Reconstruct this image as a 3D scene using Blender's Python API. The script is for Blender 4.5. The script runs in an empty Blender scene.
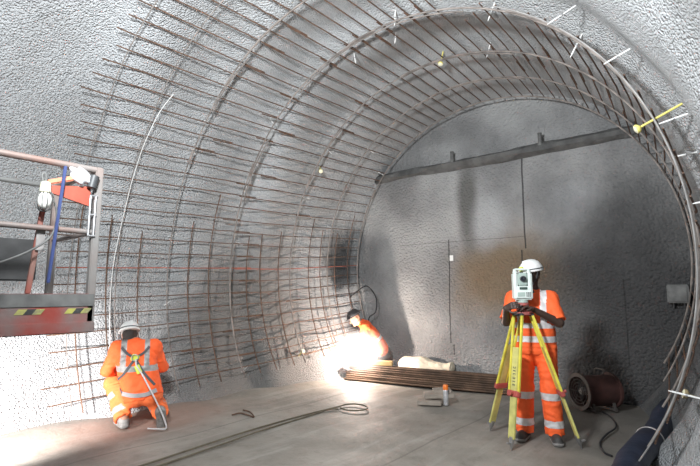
import bpy, bmesh, math, random
import numpy as np
from mathutils import Vector, Matrix
from mathutils.bvhtree import BVHTree

random.seed(7)
rng = np.random.default_rng(7)
scene = bpy.context.scene
COL = scene.collection
PI = math.pi

# ------------------------------------------------------------------ view geometry
FOC, VPX, HY, CAMH = 470.0, 750.0, 293.0, 1.5
TILT = math.atan((HY - 233) / FOC)
YAW = math.atan((VPX - 350) / FOC * math.cos(TILT))
_fh = Vector((-math.sin(YAW), math.cos(YAW), 0))
CR = Vector((math.cos(YAW), math.sin(YAW), 0))
CF = _fh * math.cos(TILT) + Vector((0, 0, math.sin(TILT)))
CU = -_fh * math.sin(TILT) + Vector((0, 0, math.cos(TILT)))
CO = Vector((0, 0, CAMH))

def ray(x, y):
    return CR * (x - 350) + CU * (233 - y) + CF * FOC

def at(x, y, axis, v):
    """The point on the plane coordinate[axis] = v seen in direction (x, y)."""
    d = ray(x, y)
    return CO + d * ((v - CO[axis]) / d[axis])

# ------------------------------------------------------------------ materials
def mat(name, col, rough=0.7, metal=0.0, var=0.0, vscale=8.0, bump=0.0, bscale=60.0, bdist=0.01, col2=None, spec=0.5):
    m = bpy.data.materials.new(name)
    m.use_nodes = True
    nt = m.node_tree
    b = nt.nodes['Principled BSDF']
    b.inputs['Roughness'].default_value = rough
    b.inputs['Metallic'].default_value = metal
    b.inputs['Specular IOR Level'].default_value = spec
    b.inputs['Base Color'].default_value = (*col, 1)
    tc = nt.nodes.new('ShaderNodeTexCoord')
    if var or col2:
        n = nt.nodes.new('ShaderNodeTexNoise')
        n.inputs['Scale'].default_value = vscale
        n.inputs['Detail'].default_value = 5
        nt.links.new(tc.outputs['Object'], n.inputs['Vector'])
        r = nt.nodes.new('ShaderNodeValToRGB')
        r.color_ramp.elements[0].position = 0.35
        r.color_ramp.elements[1].position = 0.65
        c2 = col2 or tuple(min(1, c * (1 + var)) for c in col)
        c1 = col if col2 else tuple(c * (1 - var) for c in col)
        r.color_ramp.elements[0].color = (*c1, 1)
        r.color_ramp.elements[1].color = (*c2, 1)
        nt.links.new(n.outputs['Fac'], r.inputs['Fac'])
        nt.links.new(r.outputs['Color'], b.inputs['Base Color'])
    if bump:
        n = nt.nodes.new('ShaderNodeTexNoise')
        n.inputs['Scale'].default_value = bscale
        n.inputs['Detail'].default_value = 3
        nt.links.new(tc.outputs['Object'], n.inputs['Vector'])
        bp = nt.nodes.new('ShaderNodeBump')
        bp.inputs['Strength'].default_value = bump
        bp.inputs['Distance'].default_value = bdist
        nt.links.new(n.outputs['Fac'], bp.inputs['Height'])
        nt.links.new(bp.outputs['Normal'], b.inputs['Normal'])
    return m

class Nodes:
    """Small helper to write node maths."""
    def __init__(s, m):
        m.use_nodes = True
        s.nt = m.node_tree
        s.b = s.nt.nodes['Principled BSDF']
        tc = s.nt.nodes.new('ShaderNodeTexCoord')
        s.P = tc.outputs['Object']
        sp = s.nt.nodes.new('ShaderNodeSeparateXYZ')
        s.nt.links.new(s.P, sp.inputs[0])
        s.X, s.Y, s.Z = sp.outputs
    def set(s, inp, v):
        if hasattr(v, 'is_linked') or isinstance(v, bpy.types.NodeSocket):
            s.nt.links.new(v, inp)
        else:
            inp.default_value = v
    def m(s, op, a, b=0.0, c=0.0, clamp=False):
        n = s.nt.nodes.new('ShaderNodeMath')
        n.operation = op
        n.use_clamp = clamp
        s.set(n.inputs[0], a); s.set(n.inputs[1], b); s.set(n.inputs[2], c)
        return n.outputs[0]
    def noise(s, scale, detail=4, rough=0.5, vec=None):
        n = s.nt.nodes.new('ShaderNodeTexNoise')
        n.inputs['Scale'].default_value = scale
        n.inputs['Detail'].default_value = detail
        n.inputs['Roughness'].default_value = rough
        s.nt.links.new(vec or s.P, n.inputs['Vector'])
        return n.outputs['Fac']
    def vor(s, scale, feature='F1'):
        n = s.nt.nodes.new('ShaderNodeTexVoronoi')
        n.feature = feature
        n.inputs['Scale'].default_value = scale
        s.nt.links.new(s.P, n.inputs['Vector'])
        return n.outputs['Distance']
    def scale(s, v):
        n = s.nt.nodes.new('ShaderNodeVectorMath')
        n.operation = 'MULTIPLY'
        s.nt.links.new(s.P, n.inputs[0])
        n.inputs[1].default_value = v
        return n.outputs[0]
    def ramp(s, f, lo, hi):
        n = s.nt.nodes.new('ShaderNodeMapRange')
        n.interpolation_type = 'SMOOTHSTEP'
        s.set(n.inputs[0], f)
        n.inputs[1].default_value = lo; n.inputs[2].default_value = hi
        n.inputs[3].default_value = 0; n.inputs[4].default_value = 1
        return n.outputs[0]
    def mix(s, f, a, b):
        n = s.nt.nodes.new('ShaderNodeMix')
        n.data_type = 'RGBA'
        s.set(n.inputs[0], f)
        s.set(n.inputs[6], (*a, 1) if isinstance(a, tuple) else a)
        s.set(n.inputs[7], (*b, 1) if isinstance(b, tuple) else b)
        return n.outputs[2]
    def blob(s, axes, c, r, warp=0.5, wscale=1.6):
        """A patch of stain or painted shade: 1 inside an ellipse about c, radii r, on two coordinate sockets, ragged edge."""
        n = s.noise(wscale, 5)
        d = None
        for ax, ci, ri in zip(axes, c, r):
            q = s.m('DIVIDE', s.m('SUBTRACT', ax, ci), ri)
            q = s.m('MULTIPLY', q, q)
            d = q if d is None else s.m('ADD', d, q)
        d = s.m('ADD', s.m('SQRT', d), s.m('MULTIPLY', s.m('SUBTRACT', n, 0.5), warp * 2))
        return s.m('SUBTRACT', 1.0, s.ramp(d, 0.35, 1.15))
    def bump(s, h, strength, dist, prev=None):
        n = s.nt.nodes.new('ShaderNodeBump')
        n.inputs['Strength'].default_value = strength
        n.inputs['Distance'].default_value = dist
        s.nt.links.new(h, n.inputs['Height'])
        if prev is not None:
            s.nt.links.new(prev, n.inputs['Normal'])
        return n.outputs[0]

# ------------------------------------------------------------------ object helpers
def link(o):
    COL.objects.link(o)
    return o

def thing(name, label, cat, loc=(0, 0, 0), rotz=0.0, group=None):
    o = bpy.data.objects.new(name, None)
    o.empty_display_size = 0.1
    o.location = loc
    o.rotation_euler = (0, 0, rotz)
    link(o)
    o['label'] = label; o['category'] = cat
    if group: o['group'] = group
    return o

def tag(o, label, cat, group=None):
    o['label'] = label; o['category'] = cat
    if group: o['group'] = group
    return o

def obj(name, bm, mats, parent=None, smooth=True, angle=40):
    me = bpy.data.meshes.new(name)
    bmesh.ops.recalc_face_normals(bm, faces=bm.faces)
    bm.to_mesh(me); bm.free()
    for m in (mats if isinstance(mats, (list, tuple)) else [mats]):
        me.materials.append(m)
    if smooth:
        for p in me.polygons: p.use_smooth = True
        me.set_sharp_from_angle(angle=math.radians(angle))
    o = link(bpy.data.objects.new(name, me))
    if parent: o.parent = parent
    return o

def box(bm, c, s, rot=None, bevel=0.0, mi=0):
    r = bmesh.ops.create_cube(bm, size=1)
    vs = r['verts']
    M = Matrix.Translation(c) @ (rot.to_4x4() if rot else Matrix.Identity(4)) @ Matrix.Diagonal((*s, 1))
    bmesh.ops.transform(bm, matrix=M, verts=vs)
    fs = set(f for v in vs for f in v.link_faces)
    for f in fs: f.material_index = mi
    if bevel:
        es = list(set(e for v in vs for e in v.link_edges))
        bmesh.ops.bevel(bm, geom=es, offset=bevel, segments=2, affect='EDGES', clamp_overlap=True)
    return vs

def frame_for(d):
    d = d.normalized()
    a = Vector((0, 0, 1)) if abs(d.z) < 0.9 else Vector((1, 0, 0))
    u = d.cross(a).normalized()
    return u, d.cross(u).normalized()

def tube(bm, pts, r, n=8, mi=0, cap=True):
    pts = [Vector(p) for p in pts]
    rs = r if isinstance(r, (list, tuple)) else [r] * len(pts)
    rings = []
    u = None
    for i, p in enumerate(pts):
        d = (pts[min(i + 1, len(pts) - 1)] - pts[max(i - 1, 0)])
        if d.length < 1e-9: d = Vector((0, 0, 1))
        d.normalize()
        if u is None: u, w = frame_for(d)
        else:
            u = (u - d * u.dot(d)); u.normalize(); w = d.cross(u)
        rings.append([bm.verts.new(p + (u * math.cos(2 * PI * k / n) + w * math.sin(2 * PI * k / n)) * rs[i]) for k in range(n)])
    for a, b in zip(rings, rings[1:]):
        for k in range(n):
            bm.faces.new((a[k], a[(k + 1) % n], b[(k + 1) % n], b[k])).material_index = mi
    if cap:
        bm.faces.new(rings[0][::-1]).material_index = mi
        bm.faces.new(rings[-1]).material_index = mi

def bar(bm, a, b, w, h, up=Vector((0, 0, 1)), bevel=0.0, mi=0):
    """A rectangular bar from a to b, w across, h along 'up'."""
    a, b = Vector(a), Vector(b)
    d = (b - a); L = d.length; d.normalize()
    s = d.cross(up)
    if s.length < 1e-6: s = d.cross(Vector((1, 0, 0)))
    s.normalize(); u = s.cross(d)
    R = Matrix((d, s, u)).transposed()
    return box(bm, (a + b) / 2, (L, w, h), R, bevel, mi)

def lathe(bm, prof, axis_o, axis_d, n=24, mi=0, closed=False):
    """prof: list of (radius, distance along axis)."""
    o = Vector(axis_o); d = Vector(axis_d).normalized()
    u, w = frame_for(d)
    rings = []
    for r, t in prof:
        rings.append([bm.verts.new(o + d * t + (u * math.cos(2 * PI * k / n) + w * math.sin(2 * PI * k / n)) * max(r, 1e-4)) for k in range(n)])
    prs = list(zip(rings, rings[1:]))
    if closed: prs.append((rings[-1], rings[0]))
    for a, b in prs:
        for k in range(n):
            bm.faces.new((a[k], a[(k + 1) % n], b[(k + 1) % n], b[k])).material_index = mi
    if not closed:
        bm.faces.new(rings[0][::-1]).material_index = mi
        bm.faces.new(rings[-1]).material_index = mi

def NB(): return bmesh.new()

def spline(P, n=8):
    """Catmull-Rom through P."""
    P = [Vector(p) for p in P]
    Q = [2 * P[0] - P[1]] + P + [2 * P[-1] - P[-2]]
    out = []
    for i in range(1, len(Q) - 2):
        for k in range(n):
            t = k / n
            a, b, c, d = Q[i - 1:i + 3]
            out.append(0.5 * ((2 * b) + (c - a) * t + (2 * a - 5 * b + 4 * c - d) * t * t + (3 * b - a - 3 * c + d) * t ** 3))
    out.append(P[-1])
    return out

# ------------------------------------------------------------------ tunnel profile
def circ(y):
    cx = float(np.interp(y, [2, 5.6, 7.6], [-3.27, -3.30, -3.33]))
    cz = float(np.interp(y, [2, 5.6, 7.6], [1.74, 1.88, 2.03]))
    R = float(np.interp(y, [2, 5.6, 7.6], [3.08, 3.00, 2.80]))
    return cx, cz, R

def sst(t):
    t = max(0.0, min(1.0, t))
    return t * t * (3 - 2 * t)

RIM_Y = 4.36
ADV = [(0.6, 0.0), (1.2, -0.02), (2.2, 0.09), (2.70, -0.07), (3.5, 0.03), (3.85, -0.025), (4.72, 0.09), (5.2, -0.07), (6.0, 0.035), (6.4, -0.02), (7.4, 0.0), (9.0, 0.0)]
def lining_r(y, th):
    cx, cz, R = circ(y)
    r = R + 0.14
    q = y + 0.35 * max(0.0, math.sin(th)) ** 2                  # the sprayed advances: slow flare, quick step in
    for k in range(len(ADV) - 1):
        if ADV[k][0] <= q < ADV[k + 1][0]:
            u = sst((q - ADV[k][0]) / (ADV[k + 1][0] - ADV[k][0]))
            r += ADV[k][1] + (ADV[k + 1][1] - ADV[k][1]) * u
    r += 0.018 * math.sin(3.1 * th + 1.7 * y) + 0.012 * math.sin(7.3 * th - 2.9 * y + 1) + 0.008 * math.sin(13 * th + 5.1 * y)
    if y < RIM_Y:                     # the tunnel opens out towards the shaft on the right
        w = sst((math.cos(th) + 0.1) / 0.75)
        r += w * (0.19 * (RIM_Y - y)) * sst((RIM_Y - y) / 0.5 + 0.2)
    return r

def lining_point(y, th, off=0.0):
    cx, cz, _ = circ(y)
    r = lining_r(y, th) + off
    return Vector((cx + r * math.cos(th), y, cz + r * math.sin(th)))

def mesh_point(y, th, off=0.0):
    cx, cz, R = circ(y)
    return Vector((cx + (R + off) * math.cos(th), y, cz + (R + off) * math.sin(th)))

def mesh_hit(px, py):
    """(y, theta) of the reinforcement cylinder in direction (px, py)."""
    d = ray(px, py).normalized()
    prev = -1
    t = 1.2
    while t < 14:
        p = CO + d * t
        cx, cz, R = circ(p.y)
        g = math.hypot(p.x - cx, p.z - cz) - R
        if p.y > 1.6 and prev < 0 <= g and t > 1.21:
            return p.y, math.atan2(p.z - cz, p.x - cx)
        prev = g
        t += 0.01
    return None

END_Y = 7.65

# ------------------------------------------------------------------ setting materials
def shotcrete(name):
    m = bpy.data.materials.new(name)
    N = Nodes(m)
    n1 = N.noise(0.8, 5); n2 = N.noise(52, 3)
    base = N.mix(N.ramp(n1, 0.3, 0.7), (0.42, 0.43, 0.435), (0.54, 0.555, 0.565))
    base = N.mix(N.m('MULTIPLY', N.ramp(N.noise(60, 3), 0.54, 0.68), 0.45), base, (0.16, 0.165, 0.17))
    # soot on the left wall by the end wall, shade painted on the lower far end of the right wall
    soot = N.blob((N.Y, N.Z), (7.15, 2.15), (0.55, 0.75), 0.35)
    soot = N.m('MULTIPLY', soot, N.m('LESS_THAN', N.X, -3.5))
    base = N.mix(N.m('MULTIPLY', soot, 0.85), base, (0.045, 0.045, 0.045))
    old = N.blob((N.Y, N.Z), (4.9, 0.5), (2.2, 2.4), 0.2, 1.2)
    old = N.m('MULTIPLY', old, N.m('LESS_THAN', N.X, -3.5))
    base = N.mix(N.m('MULTIPLY', old, 0.88), base, (0.165, 0.158, 0.148))
    right_shade = N.blob((N.Y, N.Z), (7.0, 0.9), (2.7, 2.1), 0.2)
    right_shade = N.m('MULTIPLY', right_shade, N.m('GREATER_THAN', N.X, -2.5))
    base = N.mix(N.m('MULTIPLY', right_shade, 0.85), base, (0.055, 0.058, 0.06))
    N.set(N.b.inputs['Base Color'], base)
    N.b.inputs['Roughness'].default_value = 0.62
    N.b.inputs['Specular IOR Level'].default_value = 0.35
    h = N.m('ADD', N.m('MULTIPLY', N.vor(50), -1.1), N.m('MULTIPLY', n2, 1.0))
    nb = N.bump(h, 1.0, 0.024)
    nb = N.bump(N.noise(6, 3), 0.18, 0.05, nb)
    N.set(N.b.inputs['Normal'], nb)
    return m

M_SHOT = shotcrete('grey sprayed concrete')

def endwall_mat():
    m = bpy.data.materials.new('stained sprayed concrete end wall')
    N = Nodes(m)
    n1 = N.noise(0.9, 6)
    base = N.mix(N.ramp(n1, 0.3, 0.7), (0.20, 0.20, 0.20), (0.36, 0.36, 0.355))
    XZ = (N.X, N.Z)
    rust = N.blob(XZ, (-3.0, 1.75), (1.25, 0.85), 0.5, 1.2)
    base = N.mix(N.m('MULTIPLY', rust, 0.85), base, (0.19, 0.13, 0.072))
    streak = N.blob(XZ, (-3.72, 3.05), (0.24, 0.95), 0.3)
    base = N.mix(N.m('MULTIPLY', streak, 0.75), base, (0.07, 0.068, 0.062))
    pale = N.blob(XZ, (-3.35, 2.75), (0.38, 0.55), 0.3)
    base = N.mix(N.m('MULTIPLY', pale, 0.55), base, (0.44, 0.45, 0.46))
    pale2 = N.blob(XZ, (-2.0, 2.9), (0.5, 0.5), 0.4)
    base = N.mix(N.m('MULTIPLY', pale2, 0.4), base, (0.40, 0.41, 0.42))
    corner_shade = N.blob(XZ, (-0.9, 1.0), (2.2, 2.5), 0.3, 0.9)  # dim lower right of the wall, its shade painted into the base colour
    base = N.mix(N.m('MULTIPLY', corner_shade, 0.92), base, (0.035, 0.035, 0.036))
    top = N.blob(XZ, (-4.1, 4.55), (0.9, 0.3), 0.4)
    base = N.mix(N.m('MULTIPLY', top, 0.5), base, (0.14, 0.14, 0.14))
    # shutter joints: thin dark lines with their own place on the wall
    def line(ax, v, w, ax2, lo, hi):
        a = N.m('LESS_THAN', N.m('ABSOLUTE', N.m('SUBTRACT', N.m('ADD', ax, N.m('MULTIPLY', N.m('SUBTRACT', N.noise(3, 2), 0.5), 0.02)), v)), w)
        return N.m('MULTIPLY', a, N.m('MULTIPLY', N.m('GREATER_THAN', ax2, lo), N.m('LESS_THAN', ax2, hi)))
    for args in ((N.X, -4.11, 0.011, N.Z, 0.62, 2.46), (N.X, -2.73, 0.013, N.Z, 2.22, 3.8), (N.X, -2.80, 0.012, N.Z, 1.9, 2.2),
                 (N.X, -1.36, 0.010, N.Z, 0.5, 1.7), (N.Z, 2.42, 0.003, N.X, -5.2, -2.75), (N.X, -4.05, 0.012, N.Z, 0.42, 0.6)):
        base = N.mix(N.m('MULTIPLY', line(*args), 0.85), base, (0.03, 0.03, 0.03))
    N.set(N.b.inputs['Base Color'], base)
    N.set(N.b.inputs['Roughness'], N.m('ADD', 0.55, N.m('MULTIPLY', N.noise(2.2, 4), 0.3)))
    N.b.inputs['Specular IOR Level'].default_value = 0.25
    nb = N.bump(N.m('ADD', N.noise(34, 3), N.m('MULTIPLY', N.vor(24), -0.9)), 1.0, 0.024)
    nb = N.bump(N.noise(4, 4), 0.3, 0.06, nb)
    N.set(N.b.inputs['Normal'], nb)
    return m

def floor_mat():
    m = bpy.data.materials.new('muddy concrete floor')
    N = Nodes(m)
    n1 = N.noise(0.9, 6, 0.6)
    base = N.mix(N.ramp(n1, 0.32, 0.68), (0.19, 0.175, 0.15), (0.315, 0.29, 0.255))
    base = N.mix(N.m('MULTIPLY', N.ramp(N.noise(5, 6, 0.7), 0.5, 0.72), 0.55), base, (0.14, 0.125, 0.105))
    st = N.noise(1.0, 5, 0.6, N.scale((6, 0.7, 1)))
    base = N.mix(N.m('MULTIPLY', N.ramp(st, 0.5, 0.7), 0.35), base, (0.43, 0.41, 0.38))
    rust = N.blob((N.X, N.Y), (-5.5, 2.8), (0.6, 1.7), 0.35)
    base = N.mix(N.m('MULTIPLY', rust, 0.35), base, (0.40, 0.21, 0.15))
    dark_patch = N.blob((N.X, N.Y), (-1.2, 6.6), (1.9, 2.0), 0.35)  # floor colour darkens around the far right
    base = N.mix(N.m('MULTIPLY', dark_patch, 0.7), base, (0.085, 0.08, 0.072))
    # board joints running along the tunnel
    for x0 in (-4.75, -2.6):
        ln = N.m('LESS_THAN', N.m('ABSOLUTE', N.m('SUBTRACT', N.m('ADD', N.X, N.m('MULTIPLY', N.noise(1.2, 2), 0.06)), x0)), 0.012)
        base = N.mix(N.m('MULTIPLY', ln, 0.5), base, (0.10, 0.09, 0.08))
    N.set(N.b.inputs['Base Color'], base)
    N.set(N.b.inputs['Roughness'], N.m('ADD', 0.45, N.m('MULTIPLY', N.noise(1.7, 4), 0.4)))
    nb = N.bump(N.noise(22, 6, 0.65), 0.4, 0.02)
    nb = N.bump(N.noise(3, 4), 0.35, 0.05, nb)
    N.set(N.b.inputs['Normal'], nb)
    return m

# ------------------------------------------------------------------ tunnel shell
def shell(name, t0, t1):
    bm = NB()
    ys = list(np.arange(-3.2, END_Y + 0.25, 0.075))
    n = max(4, int(round((t1 - t0) / math.radians(1.6))))
    rows = []
    for y in ys:
        rows.append([bm.verts.new(lining_point(y, t0 + (t1 - t0) * k / n)) for k in range(n + 1)])
    for a, b in zip(rows, rows[1:]):
        for k in range(n):
            bm.faces.new((a[k], b[k], b[k + 1], a[k + 1]))
    o = obj(name, bm, M_SHOT, angle=60)
    o['kind'] = 'structure'
    return o

TH_R0, TH_R1, TH_L0, TH_L1 = math.radians(-52), math.radians(48), math.radians(132), math.radians(232)
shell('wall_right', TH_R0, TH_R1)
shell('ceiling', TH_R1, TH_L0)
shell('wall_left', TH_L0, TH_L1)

bm = NB()
nx, ny = 90, 110
g = [[None] * (ny + 1) for _ in range(nx + 1)]
for i in range(nx + 1):
    for j in range(ny + 1):
        x = -7.6 + 10.2 * i / nx; y = -3.2 + 11.2 * j / ny
        z = 0.010 * math.sin(2.3 * x + 1.1 * y) + 0.008 * math.sin(3.7 * y - 1.3 * x) - 0.012
        z += 0.05 * sst((-5.45 - x) / 0.5)                      # a fillet of spilt concrete along the left wall
        g[i][j] = bm.verts.new((x, y, z))
for i in range(nx):
    for j in range(ny):
        bm.faces.new((g[i][j], g[i + 1][j], g[i + 1][j + 1], g[i][j + 1]))
o = obj('floor', bm, floor_mat()); o['kind'] = 'structure'

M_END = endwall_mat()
bm = NB()
rows = []
for k in range(0, 61):                                          # polar grid; upper part set back a little
    rr = 3.15 * k / 60
    row = []
    for a in range(144):
        th = 2 * PI * a / 144
        x = -3.33 + rr * math.cos(th); z = 2.03 + rr * math.sin(th)
        y = END_Y + 0.02 * math.sin(1.9 * x + 1) + 0.015 * math.sin(2.7 * z + 1.1 * x)
        y += 0.12 * sst((z - 3.84) / 0.1)
        y += 0.5 * sst((z - 4.2) / 1.2) ** 2 * 0.3
        row.append(bm.verts.new((x, y, z)))
    rows.append(row)
for a, b in zip(rows, rows[1:]):
    for k in range(144):
        bm.faces.new((a[k], a[(k + 1) % 144], b[(k + 1) % 144], b[k]))
bmesh.ops.remove_doubles(bm, verts=bm.verts, dist=1e-5)
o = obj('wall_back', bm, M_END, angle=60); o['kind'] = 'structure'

# the ledge that crosses the end wall
M_LEDGE = mat('dark rough concrete ledge', (0.09, 0.09, 0.088), 0.8, var=0.3, vscale=5, bump=0.7, bscale=25, bdist=0.03)
bm = NB()
rows = []
for i in range(121):
    x = -6.05 + 5.2 * i / 120
    w = 0.010 * math.sin(2.1 * x) + 0.007 * math.sin(5.3 * x + 2) + 0.004 * math.sin(13 * x)
    sec = [(END_Y + 0.1, 3.93 + w), (END_Y - 0.05, 3.90 + w), (END_Y - 0.11 + w, 3.85), (END_Y - 0.10, 3.79 - w), (END_Y - 0.03, 3.73 + 1.2 * w), (END_Y + 0.08, 3.71)]
    rows.append([bm.verts.new((x, y, z)) for y, z in sec])
for a, b in zip(rows, rows[1:]):
    for k in range(5):
        bm.faces.new((a[k], b[k], b[k + 1], a[k + 1]))
bm.faces.new(rows[0]); bm.faces.new(rows[-1])
o = obj('trim_1', bm, M_LEDGE); o['kind'] = 'structure'

# ------------------------------------------------------------------ common materials
M_RUST = mat('rusty steel bar', (0.13, 0.075, 0.05), 0.75, 0.2, var=0.35, vscale=14, bump=0.5, bscale=120, bdist=0.003)
M_RUSTRED = mat('red marked steel bar', (0.33, 0.09, 0.055), 0.75, 0.0, var=0.35, vscale=6, bump=0.4, bscale=120, bdist=0.003)
M_HOOP = mat('grey brown steel hoop', (0.25, 0.22, 0.20), 0.65, 0.3, var=0.35, vscale=9, bump=0.4, bscale=120, bdist=0.003)
M_PALEHOOP = mat('pale dusted steel hoop', (0.30, 0.29, 0.28), 0.6, 0.2, var=0.2, vscale=9)
M_WHITE = mat('white plastic', (0.78, 0.78, 0.76), 0.45)
M_YELCAP = mat('yellow plastic cap', (0.80, 0.70, 0.20), 0.45)
M_DUSTCAP = mat('dusty ochre cap', (0.34, 0.27, 0.15), 0.7)
M_PALEYEL = mat('pale cap face', (0.85, 0.82, 0.60), 0.5)
M_BLACK = mat('black rubber', (0.018, 0.018, 0.02), 0.6)
M_DGREY = mat('dark grey plastic', (0.05, 0.052, 0.055), 0.5)
M_STEEL = mat('bare steel', (0.45, 0.45, 0.46), 0.38, 0.85, var=0.15, vscale=12)
M_ALU = mat('worn grey metal', (0.36, 0.34, 0.33), 0.55, 0.4, var=0.25, vscale=10)

# ------------------------------------------------------------------ reinforcement mesh
cage = thing('reinforcement_mesh', 'rust-brown steel reinforcement mesh curving round the tunnel lining', 'reinforcement', (-3.3, 2.0, 0))
def cobj(name, bm, m):
    o = obj(name, bm, m, cage)
    o.matrix_parent_inverse = Matrix.Translation((3.3, -2.0, 0))
    return o
TH_FLOOR_L = math.radians(211.5)
TH_FLOOR_R = math.radians(-31)
STEP = math.radians(3.72)
nb = int((TH_FLOOR_L - TH_FLOOR_R) / STEP)
for i in range(nb):
    th = TH_FLOOR_L - 0.05 - i * STEP
    right = th < math.radians(35)
    y0 = 1.98 + random.uniform(-0.09, 0.09)
    if th < math.radians(72): y0 = 4.42 + (random.uniform(0, 0.45) if random.random() < .5 else 0)
    if right: y0 = 4.42
    y1 = 7.52 - random.uniform(0, 0.06)
    wob = [random.uniform(-0.007, 0.007) for _ in range(16)]
    ylap = random.choice((3.5, 4.4, 4.5, 4.6, 5.7) if y0 < 4 else (5.6, 5.8, 6.3)) + random.uniform(-.2, .2)
    bm = NB()
    pa = []
    K = 15
    for k in range(K + 1):
        y = y0 + (ylap + 0.32 - y0) * k / K
        pa.append(mesh_point(y, th + wob[k] * 0.18, 0.0))
    pb = []
    for k in range(K + 1):
        y = ylap + (y1 - ylap) * k / K
        pb.append(mesh_point(y, th + 0.0055 + wob[-k] * 0.18, -0.004))
    tube(bm, pa, 0.0082, 6); tube(bm, pb, 0.0082, 6)
    red = abs(th - math.radians(180.5)) < STEP / 2
    cobj('longitudinal_bar', bm, M_RUSTRED if red else M_RUST)

HOOPS = [(2.18, 0.006, M_HOOP), (2.74, 0.006, M_HOOP), (3.45, 0.009, M_HOOP), (4.50, 0.011, M_PALEHOOP if False else M_HOOP), (5.75, 0.011, M_HOOP), (6.65, 0.010, M_HOOP), (7.48, 0.012, M_HOOP)]
for y, r, m in HOOPS:
    bm = NB()
    segs = [(TH_FLOOR_L, 2.55), (2.62, 1.62), (1.75, 0.75), (0.9, TH_FLOOR_R)]
    if y < 4: segs = segs[:2]
    for q, (a, b) in enumerate(segs):
        off = -0.02 - 0.0 * q
        dy = 0.022 * (q % 2)
        n = 40
        tube(bm, [mesh_point(y + dy + 0.01 * math.sin(5 * (a + (b - a) * k / n)), a + (b - a) * k / n, off) for k in range(n + 1)], r, 6)
    cobj('hoop_bar', bm, m)
    # short lap bars doubling the hoop in places
for y, a, b in [(3.50, 2.35, 2.05), (3.47, 2.2, 1.55), (4.57, 2.1, 1.2), (4.56, 2.75, 2.4), (5.80, 1.75, 1.15), (5.79, 2.6, 2.2), (6.70, 1.9, 1.2), (4.44, 1.0, 0.3), (4.46, 0.55, 0.1)]:
    bm = NB()
    tube(bm, [mesh_point(y + 0.012 * math.sin(6 * k), a + (b - a) * k / 16, -0.022) for k in range(17)], 0.010, 6)
    cobj('lap_bar', bm, M_HOOP)
bm = NB()
tube(bm, [mesh_point(4.40, 1.05 + (TH_FLOOR_R - 0.09 - 1.05) * k / 50, -0.022) for k in range(51)], 0.0065, 8)
cobj('edge_hoop', bm, M_PALEHOOP)
# closely spaced upright bars on the lower left wall
yy = 2.28
while yy < 7.3:
    if min(abs(yy - h[0]) for h in HOOPS) > 0.09:
        t_top = math.radians(random.choice((163, 165, 158, 168)) + random.uniform(-2, 2))
        bm = NB()
        lean = random.uniform(-0.05, 0.05)
        tube(bm, [mesh_point(yy + lean * k / 14, TH_FLOOR_L + (t_top - TH_FLOOR_L) * k / 14, -0.018) for k in range(15)], 0.0085, 6)
        cobj('upright_bar', bm, M_RUST)
    yy += 0.345 + random.uniform(-0.05, 0.05)

# white cable hanging down the left wall
bm = NB()
pts = []
for p in [(172, 92), (160, 108), (150, 126), (140, 150), (131, 178), (124, 206), (117, 236), (112, 262), (109, 290), (108, 318), (108, 350)]:
    h = mesh_hit(*p)
    pts.append(mesh_point(h[0], h[1], -0.045))
tube(bm, spline(pts, 4), 0.0048, 6)
tag(obj('white_cable', bm, M_WHITE), 'thin white cable hanging down the left wall mesh behind the crouching worker', 'cable')

# ------------------------------------------------------------------ depth pins
def pin(p, d, L, label, cap=None, base=None):
    """A plastic depth pin: rod from base p along d."""
    t = thing('depth_pin', label, 'pin', p, 0, 'yellow capped depth pins' if cap else 'white depth pins')
    d = Vector(d).normalized()
    bm = NB()
    if cap:
        mc = M_DUSTCAP if cap == 'dusty' else M_YELCAP
        tube(bm, [(0, 0, 0), d * L], 0.010, 8)
        obj('rod', bm, mc, t)
        bm = NB()
        lathe(bm, [(0.010, L - 0.02), (0.018, L - 0.015), (0.036, L), (0.040, L + 0.012), (0.036, L + 0.024), (0.018, L + 0.032)], (0, 0, 0), d, 16)
        for fc_ in bm.faces: fc_.material_index = 1 if fc_.calc_center_median().dot(d) > L + 0.02 else 0
        obj('cap', bm, [mc, M_PALEYEL], t)
    else:
        tube(bm, [(0, 0, 0), d * L * 0.86, d * L * 0.9, d * L], [0.0075, 0.0075, 0.0055, 0.004], 8)
        obj('rod', bm, M_WHITE, t)
        bm = NB()
        lathe(bm, [(0.007, L * .45), (0.013, L * .46), (0.013, L * .50), (0.007, L * .51)], (0, 0, 0), d, 10)
        obj('collar', bm, M_STEEL, t)
    return t

def wall_pin(px, py, L, label, cap=None, tilt=(0, 0, 0)):
    y, th = mesh_hit(px, py)
    cx, cz, R = circ(y)
    n = Vector((-math.cos(th), 0, -math.sin(th)))
    d = n + Vector(tilt)
    L = L + 0.10
    return pin(lining_point(y, th, 0.0), d, L + 0.02, label, cap)

def rim_pin(th_deg, y, L, label, cap=None, tilt=(0, 0, 0)):
    th = math.radians(th_deg)
    n = Vector((-math.cos(th), 0, -math.sin(th)))
    return pin(lining_point(y, th, -0.035), n + Vector(tilt), L + 0.1, label, cap)

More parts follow.
